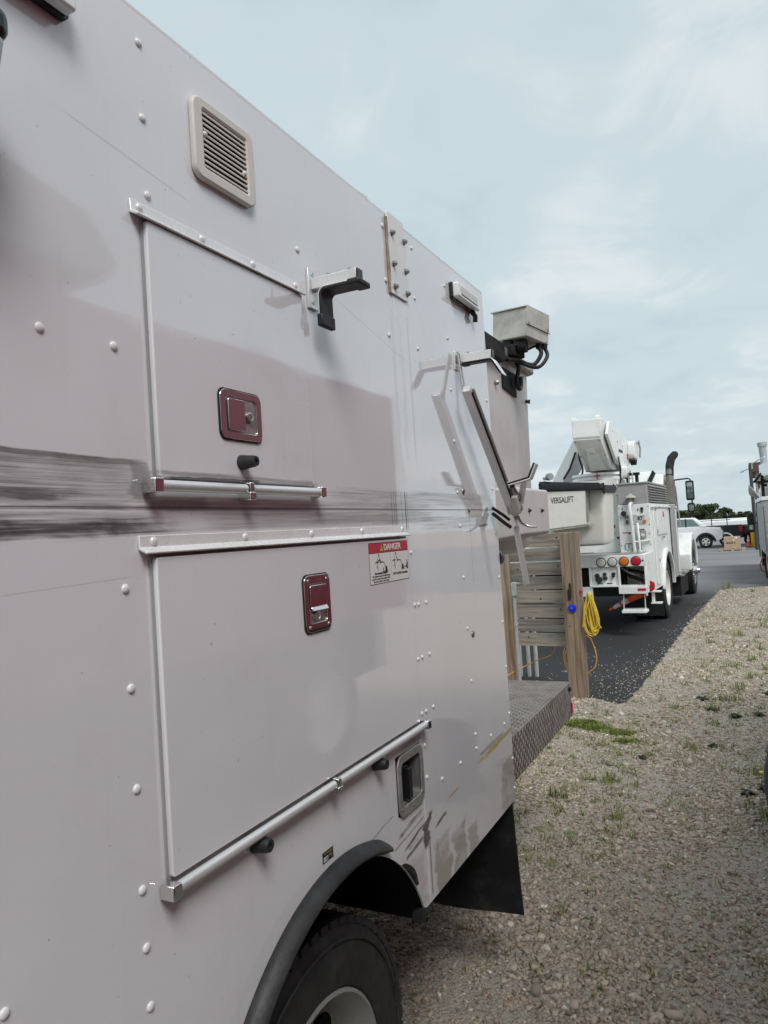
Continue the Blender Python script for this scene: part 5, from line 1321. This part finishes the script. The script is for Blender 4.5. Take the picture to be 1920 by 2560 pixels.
# bucket with soft black cover rim
def bkt(m): tub(m, -1.21, -.36, -.62, .04, 1.36, 2.26, .07, .035, .09)
BU = P('work_bucket', 'fibreglass', bkt, smooth=35)
P('bucket_step', 'fibreglass', lambda m: m.hexa([(-1.16, -.80, 1.62), (-.60, -.80, 1.66), (-.60, -.60, 1.66), (-1.16, -.60, 1.62), (-1.18, -.80, 2.20), (-.585, -.80, 2.215), (-.585, -.60, 2.215), (-1.18, -.60, 2.20)]), BU, bevel=.012)
P('step_underside', 'dull_box', lambda m: m.hexa([(-1.155, -.79, 1.60), (-.62, -.79, 1.64), (-.55, -.62, 1.66), (-1.155, -.62, 1.60), (-1.155, -.79, 1.622), (-.605, -.79, 1.659), (-.55, -.62, 1.672), (-1.155, -.62, 1.622)]), BU)
P('corner_rod', 'bolt_steel', lambda m: m.cyl((-.575, -.64, 1.85), (-.575, -.64, 2.23), .006, n=8), BU)
def cov(m):
    rd = random.Random(4); n_ = 8; rings = []
    base = rrect(-1.225, -.345, -.815, .055, .06, n_); k_ = len(base)
    for lv, (z, ins) in enumerate(((2.195, -.004), (2.21, -.016), (2.245, -.020), (2.278, -.008), (2.288, .04), (2.282, .12))):
        row = []
        for i_, p in enumerate(base):
            cx, cy = -.785, -.38; d_ = Vector((p[0] - cx, p[1] - cy)); d_ = d_ * (1 - ins / d_.length)
            drop = .10 * max(0., (p[0] + .60)) / .26
            row.append((cx + d_.x + rd.uniform(-.014, .014), cy + d_.y + rd.uniform(-.014, .014), z - drop + .018 * sin(i_ * .9 + lv) + (rd.uniform(-.022, .022) if lv in (0, 2, 3) else 0)))
        rings.append(row)
    vs = [p for q_ in rings for p in q_]
    m.add(vs, [(j_ * k_ + i_, j_ * k_ + (i_ + 1) % k_, (j_ + 1) * k_ + (i_ + 1) % k_, (j_ + 1) * k_ + i_) for j_ in range(5) for i_ in range(k_)] + [tuple(range(5 * k_, 6 * k_))])
P('soft_cover', 'black_rubber', cov, BU, smooth=60)
P('cover_light', 'galvanised', lambda m: (m.lathe((-1.09, -.80, 2.36), (-1.04, -.84, 2.36), [(0, .05), (1, .05)], 18), m.box(-1.16, -1.06, -.82, -.74, 2.32, 2.36)), BU, smooth=35)
place('bucket_lettering', join_meshes('bucket_lettering', [text_mesh('VERSALIFT', .115, MY(-.915, -.8015, 2.02), sx=.60, bold=.002)], 'ink_worn'), BU)
P('rivet_strip', 'galvanised', lambda m: m.box(-.592, -.583, -.8015, -.70, 1.70, 2.18), BU)
# cab
cabp = [(4.25, .95), (4.25, 2.40), (4.45, 2.58), (5.6, 2.60), (6.0, 1.80), (7.3, 1.62), (7.45, 1.0), (7.45, .75), (4.25, .75)]
CB = P('cab', Wt, lambda m: m.prism([(4.25, .78), (4.25, 2.36), (4.42, 2.55), (5.45, 2.57), (5.95, 1.72), (5.95, .78)], 'x', -2.15, -.22), bevel=.03, seg=3)
P('roof_cap', Wt, lambda m: m.hexa([(-1.9, 4.3, 2.40), (-.36, 4.3, 2.40), (-.36, 5.2, 2.56), (-1.9, 5.2, 2.56), (-1.75, 4.42, 2.62), (-.55, 4.42, 2.62), (-.55, 5.1, 2.66), (-1.75, 5.1, 2.66)]), CB, bevel=.03)
for i in range(4): P('back_rib', Wt, lambda m: m.box(-2.0, -.45, 4.22, 4.251, 2.06 + i * .085, 2.10 + i * .085), CB)
P('roof_fin', 'chassis_black', lambda m: m.bar((-.47, 4.20, 2.38), (-.38, 4.35, 2.60), .02, .10), CB)
P('side_window', 'glass_dark', lambda m: m.prism([(4.7, 1.68), (4.7, 2.38), (5.35, 2.38), (5.62, 1.68)], 'x', -.219, -.212), CB)
P('door', Wt, lambda m: m.prism(rrect(4.6, 5.72, .85, 1.62, .05, 3), 'x', -.2195, -.205), CB, bevel=.005)
P('hood', Wt, lambda m: m.prism([(5.95, .9), (5.95, 1.62), (7.15, 1.42), (7.45, 1.25), (7.45, .8)], 'x', -1.9, -.45), CB, bevel=.05, seg=3)
P('grille_vent', 'chassis_black', lambda m: m.hexa([(-.449, 5.98, 1.30), (-.43, 5.98, 1.30), (-.43, 6.6, 1.25), (-.449, 6.6, 1.25), (-.449, 5.98, 1.60), (-.43, 5.98, 1.60), (-.43, 6.6, 1.50), (-.449, 6.6, 1.50)]), CB)
def arcF(r, a0, a1, n=16): return [(6.35 + r * cos(radians(a0 + (a1 - a0) * i / n)), .55 + r * sin(radians(a0 + (a1 - a0) * i / n))) for i in range(n + 1)]
P('front_fender', Wt, lambda m: m.prism([(5.62, .55)] + [(5.60, .9)] + arcF(.78, 150, 10) + arcF(.62, 5, 178), 'x', -.45, .06), CB, bevel=.03, seg=3)
wheel(B, (.0, 2.25, .50), .50, .26, .29, 1, 'rim_white', True, .12, 10, False, 48)
wheel(B, (-.31, 2.25, .50), .50, .26, .29, 1, 'rim_white', False, .12, 0, False)
wheel(B, (-2.40, 2.25, .50), .50, .26, .29, -1, 'rim_white', False, .12, 0, False)
FWh = wheel(B, (.04, 6.35, .50), .50, .28, .29, 1, 'chrome', True, .02, 10, False, 48)
P('hub_cap', 'chrome', lambda m: m.lathe((.03, 6.35, .50), (.15, 6.35, .50), [(0, .11), (.6, .10), (.62, .06), (1, .05)], 20), FWh, smooth=40)
wheel(B, (-2.36, 6.35, .50), .50, .28, .29, -1, 'rim_white', False, .02, 0, False)
P('mud_flap', 'mudflap_black', lambda m: m.box(-.62, .0, 1.55, 1.565, .12, .60)); P('mud_flap', 'mudflap_black', lambda m: m.box(-2.38, -1.8, 1.55, 1.565, .12, .60))
place('flap_lettering', join_meshes('flap_lettering', [text_mesh('UTILITY', .09, MY(-.22, 1.5475, .36), sx=.8)], 'ink_worn'), B)
P('battery_box', 'chassis_black', lambda m: m.box(-.42, .0, 4.05, 5.25, .18, .55), bevel=.01); P('box_top', 'galvanised', lambda m: m.box(-.42, .03, 4.0, 5.4, .552, .585), bevel=.004)
P('step_tube', 'chrome', lambda m: m.lathe((-.02, 3.85, .62), (.05, 4.05, .60), [(0, .06), (.8, .06), (1, .03)], 16), smooth=50)
ST = P('exhaust_stack', 'stack_metal', lambda m: (m.tube([(-.12, 4.55, .9), (-.12, 4.55, 2.1), (-.12, 4.56, 2.55), (-.115, 4.62, 2.70), (-.09, 4.75, 2.86), (-.04, 4.95, 2.95)], [.075, .075, .070, .075, .075, .07], 18)), smooth=50)
P('stack_elbow', 'chassis_black', lambda m: m.tube([(-.12, 4.56, 2.50), (-.115, 4.62, 2.701), (-.09, 4.75, 2.861), (-.042, 4.945, 2.948)], [.078, .079, .079, .074], 18), ST, smooth=50)
P('stack_tip', 'dark_void', lambda m: m.tube([(-.045, 4.94, 2.948), (-.032, 4.98, 2.955)], .062, 16), ST)
P('stack_guard', 'stack_metal', lambda m: m.tube([(-.12, 4.50, 1.70), (-.12, 4.50, 2.40)], .095, 14), ST, smooth=50)
P('stack_bracket', 'stack_metal', lambda m: m.box(-.46, -.16, 4.45, 4.60, 2.34, 2.44), ST)
P('heat_pipe', 'chassis_black', lambda m: m.bar((-.36, 4.45, 2.38), (-.24, 4.45, 1.75), .05, .05), ST)
MR = P('mirror_arm', 'black_plastic', lambda m: m.tube([(-.2, 5.6, 2.46), (.10, 5.62, 2.475), (.145, 5.62, 2.455), (.155, 5.62, 2.40), (.16, 5.62, 1.80), (.14, 5.62, 1.72), (.08, 5.62, 1.69), (-.2, 5.6, 1.65)], .016, 8), smooth=50)
P('mirror', 'black_plastic', lambda m: m.prism(rrect(.055, .215, 2.015, 2.425, .03, 4), 'y', 5.55, 5.63), MR, bevel=.012)
P('mirror_glass', 'mirror_glass', lambda m: m.prism(rrect(.082, .190, 2.055, 2.385, .02, 4), 'y', 5.543, 5.549), MR)
P('convex_mirror', 'black_plastic', lambda m: m.prism(rrect(.065, .215, 1.765, 1.965, .05, 4), 'y', 5.55, 5.63), MR, bevel=.012)
P('convex_mirror_glass', 'mirror_glass', lambda m: m.prism(rrect(.09, .190, 1.795, 1.935, .045, 4), 'y', 5.543, 5.549), MR)
P('grab_rail', 'steel', lambda m: m.tube([(-.2, 5.0, 2.36), (-.10, 5.05, 2.36), (-.08, 5.05, 2.28), (-.05, 5.06, 1.5), (-.2, 5.06, 1.45)], .016, 8), smooth=50)

# ------------------------------------------------------------------ traffic cones
def cone(name, label, loc, h, rot=(0, 0, 0), grp=None, base='chassis_black', slim=1.):
    c = thing(name, label, 'traffic cone', loc); c.rotation_euler = rot
    if grp: c['group'] = grp
    s_ = h / .71 * slim
    def r_(t): return (.135 + (.028 - .135) * t) * s_
    m2 = MB(); m2.prism(rrect(-.18 * s_, .18 * s_, -.18 * s_, .18 * s_, (.03 if slim == 1. else .17) * s_, 3 if slim == 1. else 7), 'z', 0, .035 * s_); m2.build('base', base, c, bevel=.004)
    def seg(t0, t1, mt, nm, e=0.):
        m2 = MB(); m2.lathe((0, 0, .0352 * s_ + t0 * (h - .035 * s_)), (0, 0, .0352 * s_ + t1 * (h - .035 * s_)), [(0, r_(t0) + e), (1, r_(t1) + e)], 24); m2.build(nm, mt, c, smooth=40)
    seg(0, .45, 'orange_cone', 'lower_band'); seg(.45, .62, 'cone_white', 'white_collar'); seg(.62, .68, 'orange_cone', 'middle_band'); seg(.68, .86, 'cone_white', 'white_collar'); seg(.86, 1., 'orange_cone', 'tip')
    return c
# local frame of the truck -> world
def TW(u, v, z): return Vector((-.5245 + u * cos(radians(1.7)) + v * sin(radians(1.7)), 11.086 - u * sin(radians(1.7)) + v * cos(radians(1.7)), z))
tip, bs = TW(-.66, .55, .33), TW(-.16, .70, .60)
dv = (tip - bs); q = dv.to_track_quat('Z', 'Y').to_euler()
cone('stowed_cone', 'orange and white traffic cone stowed slantwise under the bucket truck tail', bs, dv.length, q, 'cones', 'red_plastic', .72)
tip, bs = TW(-.2, .55, .86), TW(-.02, .25, .70)
dv = tip - bs
cone('stowed_cone', 'second stowed orange cone showing its red base beside the middle step', TW(-.02, .30, .70), .42, Vector((-.35, .85, .35)).to_track_quat('Z', 'Y').to_euler(), 'cones', 'red_plastic', .85)
cone('traffic_cone', 'small orange and white cone standing beside the yellow bollard', (.70, 47.4, gz(47.4) + .006), .68, (0, 0, .3), 'cones')

# ------------------------------------------------------------------ things across the yard
m2 = MB(); m2.cyl((0, 0, 0), (0, 0, .93), .145, n=20); m2.lathe((0, 0, .93), (0, 0, 1.0), [(0, .145), (.6, .11), (1, .03)], 20)
o = m2.build('bollard', 'yellow_bollard', None, smooth=40, loc=(.98, 47.6, gz(47.6) + .006)); tag(o, 'bright yellow bollard at the edge of the yard', 'bollard')
PA = thing('pallet', 'low wooden pallet under the cardboard box on the asphalt', 'pallet', (-.03, 41.8, gz(41.8) + .006))
for i, yy in enumerate((-.42, 0, .42)):
    m2 = MB(); m2.box(-.58, .58, yy - .05, yy + .05, 0, .02); m2.build('bottom_board', 'pallet_wood', PA)
    for xx in (-.5, 0, .5): m2 = MB(); m2.box(xx - .06, xx + .06, yy - .05, yy + .05, .021, .11); m2.build('block', 'pallet_wood', PA)
for i in range(6): m2 = MB(); m2.box(-.60 + i * .205, -.60 + i * .205 + .17, -.48, .48, .111, .135); m2.build('deck_board', 'pallet_wood', PA)
BXX = thing('cardboard_box', 'brown cardboard box sitting on a pallet in the far yard', 'box', (-.03, 41.8, gz(41.8) + .142))
m2 = MB(); m2.box(-.385, .385, -.32, .32, 0, .60); m2.build('carton', 'cardboard', BXX, bevel=.01)
place('box_lettering', join_meshes('box_lettering', [text_mesh('MADE', .12, MY(-.12, -.322, .28), bold=.005), text_mesh('II', .13, MY(.11, -.322, .28), bold=.004)], 'decal_black'), BXX)
m2 = MB(); m2.box(.12, .26, -.3225, -.3205, .49, .58); m2.build('shipping_label', 'decal_white', BXX)
m2 = MB(); m2.box(.03, .11, -.3225, -.3205, .40, .46); m2.build('shipping_label', 'decal_white', BXX)

def pickup(name, label, x, y, paint, face, flare_=True, rack=False, cs=0.):
    """side-on pickup; local +x is the nose when face=1"""
    t = thing(name, label, 'pickup', (x, y, gz(y) + .006)); s = face
    def pp(nm, mt, poly, y0, y1, par=None, bev=.03):
        m2 = MB(); m2.prism([(a * s, b) for a, b in poly], 'y', y0, y1); return m2.build(nm, mt, par or t, bevel=bev)
    wa, wb = 1.75, -1.75
    def arc(cx, r, n=10): return [(cx + r * cos(pi * (1 - i / n)), .36 + r * sin(pi * (1 - i / n))) for i in range(n + 1)]
    bod = pp('body', paint, [(-2.75, .5)] + arc(wb, .50) + arc(wa, .50) + [(2.62, .5), (2.70, .62), (2.70, .95), (2.55, 1.18), (1.1, 1.30), (-2.75, 1.30)], -.98, .98)
    pp('cab', paint, [(qx + cs, qz) for qx, qz in [(1.15, 1.29), (.45, 1.86), (-.95, 1.90), (-1.10, 1.29)]], -.82, .82, None, .05)
    pp('windscreen', 'glass_dark', [(qx + cs, qz) for qx, qz in [(1.06, 1.335), (.50, 1.80), (.44, 1.80), (1.0, 1.335)]], -.70, .70, None, 0)
    pp('side_glass', 'windscreen', [(qx + cs, qz) for qx, qz in [(.78, 1.34), (.38, 1.78), (-.85, 1.80), (-.95, 1.34)]], -.830, -.822, None, 0)
    pp('pillar', 'car_black', [(qx + cs, qz) for qx, qz in [(-.05, 1.32), (-.05, 1.82), (.03, 1.82), (.03, 1.32)]], -.836, -.831, None, 0)
    pp('bumper', 'chassis_black', [(2.55, .42), (2.86, .45), (2.86, .70), (2.55, .70)], -.95, .95)
    pp('headlamp', 'lens_clear', [(2.48, .82), (2.712, .80), (2.712, 1.02), (2.52, 1.05)], -.985, -.7, None, .01)
    if face < 0: pp('tail_light', 'red_lens', [(-2.76, .88), (-2.55, .88), (-2.55, 1.25), (-2.76, 1.25)], -.99, -.80, None, .01)
    for cx in (wa, wb):
        if flare_:
            m2 = MB(); o_, i2 = arc(cx, .58), arc(cx, .48); k_ = len(o_)
            m2.add([(a * s, -.981, b) for a, b in o_] + [(a * s, -1.04, b) for a, b in o_] + [(a * s, -1.04, b) for a, b in i2] + [(a * s, -.981, b) for a, b in i2], [(j + q_ * k_, j + 1 + q_ * k_, j + 1 + ((q_ + 1) % 4) * k_, j + ((q_ + 1) % 4) * k_) for q_ in range(4) for j in range(k_ - 1)])
            m2.build('wheel_flare', 'dusty_rubber', t, smooth=40)
        m2 = MB(); m2.lathe((cx * s, -.96, .38), (cx * s, -.70, .38), [(0, .24), (.02, .34), (.15, .38), (.85, .38), (1, .3)], 28); W_ = m2.build('wheel', 'black_rubber', t, smooth=40)
        m2 = MB(); m2.lathe((cx * s, -.955, .38), (cx * s, -.975, .38), [(0, .235), (.6, .225), (.7, .15), (1, .05)], 24); m2.build('rim', 'rim_white', W_, smooth=40)
        for j in range(5):
            a = 2 * pi * j / 5 + .3
            m2 = MB(); m2.lathe((cx * s + .15 * cos(a), -.966, .38 + .15 * sin(a)), (cx * s + .15 * cos(a), -.978, .38 + .15 * sin(a)), [(0, .05), (1, .05)], 10); m2.build('rim_hole', 'dark_void', W_)
    if rack:
        for xx in (1.0, 1.9): m2 = MB(); m2.box(xx - .025, xx + .025, -.8, -.75, 1.3, 2.0); m2.build('rack_post', 'chassis_black', t)
        m2 = MB(); m2.box(-.3, 2.1, -.8, -.76, 1.62, 1.66); m2.build('rack_rail', 'chassis_black', t)
    return t
pickup('pickup', 'white pickup with black wheel flares parked across the yard', -3.35, 49.4, 'car_white', 1, True, False, .7)
pickup('pickup', 'black pickup with a red tail lamp parked beyond the cardboard box', -2.35, 52.5, 'car_black', -1, False, True, 1.0)
tr = thing('equipment_trailer', 'dark camouflage coloured trailer load right of the black pickup', 'trailer', (.92, 53.5, gz(53.5) + .006))
m2 = MB(); m2.box(-.75, 1.4, -.7, .7, .45, .62); m2.build('bed', 'chassis_black', tr)
m2 = MB(); m2.hexa([(-.7, -.6, .621), (1.3, -.6, .621), (1.3, .6, .621), (-.7, .6, .621), (-.5, -.5, 1.25), (.9, -.4, 1.05), (.9, .4, 1.05), (-.5, .5, 1.30)]); m2.build('load', 'camo_dark', tr, bevel=.08, seg=3)
for xx in (-.2, .7): m2 = MB(); m2.lathe((xx, -.78, .3), (xx, -.6, .3), [(0, .2), (.1, .3), (.9, .3), (1, .2)], 20); m2.build('wheel', 'black_rubber', tr, smooth=40)
# long white shed
SH = thing('long_white_shed', 'long low white metal shed behind the parked pickups', 'shed', (-8, 78, gz(78)))
m2 = MB(); m2.box(-40, 10.3, 0, 6, 0, 1.15); m2.build('wall', 'shed_wall', SH)
m2 = MB(); m2.prism([(-.3, 1.13), (6.3, 1.13), (6.3, 1.53), (3, 1.78), (-.3, 1.55)], 'x', -40.2, 10.5); m2.build('roof', 'shed_white', SH, bevel=.02)
for i in range(12): m2 = MB(); m2.box(-14 + i * 2, -13.95 + i * 2, -.012, -.002, 0, 1.12); m2.build('wall_seam', 'grey_louver', SH)
# trees
def tree(x, y, h, rx, label, mat, seed):
    rd = random.Random(seed); t = thing('tree', label, 'tree', (x, y, gz(y)), 0, 'trees on the skyline')
    m2 = MB(); m2.tube([(0, 0, 0), (.1, 0, h * .3), (-.05, .1, h * .65)], [.16, .12, .06], 8)
    for _ in range(5): a = rd.uniform(0, 6.28); m2.tube([(0, 0, h * .35), (cos(a) * rx * .5, sin(a) * rx * .5, h * .7)], [.07, .03], 6)
    m2.build('trunk', 'bark', t, smooth=60)
    v = []; f = []
    cl = [(rd.gauss(0, rx * .42), rd.gauss(0, rx * .42), h * (.30 + .62 * rd.random()), rx * rd.uniform(.22, .42)) for _ in range(22)]
    for cx, cy, cz, cr in cl:
        cz = min(cz, h - cr * .8)
        for _ in range(150):
            d_ = Vector((rd.gauss(0, 1), rd.gauss(0, 1), rd.gauss(0, 1))).normalized() * cr * (rd.random() ** .4)
            p = Vector((cx, cy, cz)) + Vector((d_.x, d_.y, d_.z * .8)); s_ = rd.uniform(.07, .17)
            a = Vector((rd.gauss(0, 1), rd.gauss(0, 1), rd.gauss(0, 1))).normalized() * s_; b = a.cross(Vector((rd.gauss(0, 1), rd.gauss(0, 1), rd.gauss(0, 1)))).normalized() * s_ * .8
            o_ = len(v); v += [p - a, p + b, p + a, p - b]; f.append((o_, o_ + 1, o_ + 2, o_ + 3))
    m2 = MB(); m2.add(v, f); m2.build('crown', mat, t)
for i, (x, y, h, rx, lb, mt) in enumerate(((-12.5, 135, 3.6, 2.6, 'low tree seen between the truck mirror and exhaust stack', 'leaf_tree'), (-9.2, 133, 3.7, 2.2, 'tree behind the mirror of the bucket truck', 'leaf_tree'),
        (-6.4, 130, 4.2, 1.9, 'round tree just right of the truck mirror', 'leaf_tree'), (-4.9, 128, 4.55, 1.8, 'tallest tree on the skyline, behind the white pickup', 'leaf_tree'), (-2.9, 131, 3.75, 1.5, 'dark tree right of the tallest skyline tree', 'leaf_dark'),
        (-1.3, 134, 2.9, 1.3, 'small tree behind the ladder rack of the black pickup', 'leaf_tree'), (.3, 132, 2.9, 1.5, 'low dark tree at the right end of the skyline', 'leaf_dark'), (2.1, 136, 2.5, 1.5, 'low bush-like tree behind the right hand pole', 'leaf_dark'))):
    tree(x, y, h - .45, rx, lb, mt, 40 + i)
# light pole
LP = thing('light_pole', 'dark light pole with a short lamp arm by the tan building', 'lamp post', (1.09, 42.0, gz(42) - .19))
m2 = MB(); m2.cyl((0, 0, 0), (-.04, 0, 4.5), .09, .08, 12); m2.build('pole', 'pole_dark', LP, smooth=40)
m2 = MB(); m2.tube([(-.03, 0, 4.33), (-.25, 0, 4.28), (-.36, 0, 4.24)], .022, 8); m2.build('arm', 'galvanised', LP, smooth=50)
m2 = MB(); m2.hexa([(-.52, -.06, 4.14), (-.33, -.06, 4.18), (-.33, .06, 4.18), (-.52, .06, 4.14), (-.46, -.04, 4.23), (-.35, -.04, 4.28), (-.35, .04, 4.28), (-.46, .04, 4.23)]); m2.build('lamp_head', 'galvanised', LP, bevel=.01)
# tan building
TB = thing('tan_building', 'tan building with brown fascia behind the right hand truck', 'building', (1.45, 44, gz(44) - .2))
m2 = MB(); m2.box(-.13, 9, 0, 8, 0, 4.25); m2.build('wall', 'tan_wall', TB)
m2 = MB(); m2.prism([(-.45, 4.60), (-.36, 4.25), (9.2, 4.25), (9.2, 4.75), (-.45, 4.75)], 'y', -.4, 8.2); m2.build('fascia', 'brown_fascia', TB, bevel=.02)
m2 = MB(); m2.box(.12, .34, -.02, -.002, .3, 3.6); m2.build('door_gap', 'dark_void', TB)
for xx in (.42, .62, .82): m2 = MB(); m2.box(xx, xx + .06, -.03, -.002, 0, 4.2); m2.build('wall_rib', 'brown_fascia', TB)
DS = thing('satellite_dish', 'grey dish standing out beside the dark light pole', 'dish', (1.02, 34, gz(34) - .12))
m2 = MB(); m2.lathe((-.10, 0, 2.66), (.10, -.02, 2.80), [(0, .02), (.12, .10), (.35, .20), (.7, .29), (1, .36), (.96, .35), (.5, .21), (.1, .05)], 24); m2.build('bowl', 'grey_louver', DS, smooth=50)
m2 = MB(); m2.tube([(.12, 0, 0), (.12, 0, 2.6), (.02, 0, 2.72)], .035, 8); m2.build('mast', 'pole_dark', DS, smooth=50)

# ------------------------------------------------------------------ service truck at the right edge
RT = thing('service_truck', 'grey sided service truck with white boom at the right edge of the photo', 'truck', (1.16, 18.9, 0), radians(1.0))
def Q(name, mat, fn, par=None, bevel=0., smooth=0):
    m2 = MB(); fn(m2); return m2.build(name, mat, par or RT, bevel=bevel, smooth=smooth)
Q('body', 'galvanised', lambda m: m.box(0, 2.3, 0, 5.2, .62, 1.93), bevel=.02)
for i in range(3): Q('door_panel', 'grey_louver', lambda m: m.prism(rrect(.25 + i * 1.6, 1.7 + i * 1.6, .75, 1.80, .03, 3), 'x', -.018, -.001), bevel=.005)
Q('body_rail', 'white_paint', lambda m: m.box(-.05, .3, -.02, 5.2, 1.932, 2.02), bevel=.01)
Q('rear_bumper', 'chassis_black', lambda m: m.box(.05, 2.2, -.35, -.01, .45, .60)); Q('frame', 'chassis_black', lambda m: m.box(.6, 1.7, .0, 8.2, .55, .615))
wheel(RT, (.03, 1.9, .48), .48, .26, .28, -1, 'rim_white', False, .1, 0, False); wheel(RT, (.05, 6.8, .48), .48, .26, .28, -1, 'rim_white', False, .04, 0, False)
wheel(RT, (2.27, 1.9, .48), .48, .26, .28, 1, 'rim_white', False, .1, 0, False); wheel(RT, (2.25, 6.8, .48), .48, .26, .28, 1, 'rim_white', False, .04, 0, False)
CBq = Q('cab', 'white_paint', lambda m: m.prism([(5.4, .8), (5.4, 2.4), (6.7, 2.4), (7.2, 1.7), (8.4, 1.55), (8.5, .8)], 'x', .12, 2.2), bevel=.05)
Q('side_window', 'glass_dark', lambda m: m.prism([(5.7, 1.65), (5.7, 2.25), (6.55, 2.25), (6.95, 1.65)], 'x', .112, .119), CBq)
Q('mirror', 'black_plastic', lambda m: m.prism(rrect(-.27, -.06, 1.05, 1.66, .10, 5), 'y', 6.7, 6.85), bevel=.03)
Q('mirror_glass', 'mirror_glass', lambda m: m.box(-.22, -.11, 6.692, 6.699, 1.14, 1.28)); Q('mirror_stay', 'black_plastic', lambda m: m.tube([(.12, 6.75, 1.3), (-.07, 6.75, 1.35)], .02, 6))
Q('boom', 'white_paint', lambda m: (m.bar((.62, .6, 2.75), (.44, 7.4, 2.95), .5, .42)), bevel=.03)
Q('boom_rest', 'chassis_black', lambda m: (m.box(.14, .22, 5.0, 5.15, 2.02, 2.72), m.box(.05, .6, 4.9, 5.2, 2.50, 2.56)))
Q('boom_strut', 'chassis_black', lambda m: m.tube([(.02, 7.2, 2.62), (.35, 6.4, 3.00)], .035, 8)); Q('boom_hose', 'black_rubber', lambda m: (m.tube([(.1, 7.3, 2.62), (.2, 6.9, 2.55), (.3, 6.6, 2.62)], .05, 8), m.tube([(.14, 7.2, 2.6), (.15, 7.2, 2.35)], .025, 8), m.tube([(.24, 7.0, 2.55), (.25, 7.0, 2.30)], .02, 8)), smooth=50); Q('boom_rail', 'rail_white', lambda m: (m.tube([(.0, 7.4, 3.22), (.3, 5.5, 3.28)], .02, 6), m.tube([(.0, 7.4, 3.05), (.0, 7.4, 3.22)], .015, 6)))
Q('green_pipe', 'grey_pvc', lambda m: m.lathe((.33, 6.9, 3.15), (.31, 6.9, 3.82), [(0, .10), (.82, .11), (.82, .14), (1, .14)], 14), smooth=40)
Q('red_hose_loop', 'red_plastic', lambda m: m.tube([(-.02, 1.0, .60), (-.10, .95, .55), (-.15, .95, .42), (-.12, .95, .28), (-.02, 1.0, .22)], .014, 8), smooth=50)
Q('hanging_strap', 'chassis_black', lambda m: m.tube([(-.03, .5, .70), (-.05, .5, .40), (-.03, .55, .12)], .02, 6)); Q('yellow_tag', 'decal_yellow', lambda m: m.box(-.03, -.019, .7, .8, .66, .74))

# ------------------------------------------------------------------ tall maroon truck beside us, seen only as a reflection in the panel and latches
MT = thing('maroon_box_truck', 'tall maroon box truck reflected in the glossy side panel and latches', 'truck', (1.95, 2.0, 0))
def U(name, mat, fn, bevel=0., smooth=0):
    m2 = MB(); fn(m2); return m2.build(name, mat, MT, bevel=bevel, smooth=smooth)
U('box_body', 'maroon_paint', lambda m: m.box(0, 2.3, -5.0, 4.0, 1.06, 2.93), bevel=.03)
U('chassis', 'chassis_black', lambda m: m.box(.2, 2.1, -5.0, 3.9, .55, 1.05)); U('side_step', 'chassis_black', lambda m: m.box(-.02, .3, -3.2, 1.2, .45, 1.0))
U('roof_pod', 'galvanised', lambda m: m.prism([(-2.5, 3.02), (.75, 3.05), (.9, 3.18), (.7, 3.42), (.2, 3.52), (-2.5, 3.56)], 'x', .05, 1.0), bevel=.06)
U('pod_leg', 'chassis_black', lambda m: (m.box(.1, .2, -2.2, -2.1, 2.931, 3.03), m.box(.1, .2, .3, .4, 2.931, 3.05)))
for yy in (-3.6, 2.5):
    wheel(MT, (-.02, yy, .48), .48, .26, .28, -1, 'rim_white', False, .1, 0, False); wheel(MT, (2.32, yy, .48), .48, .26, .28, 1, 'rim_white', False, .1, 0, False)
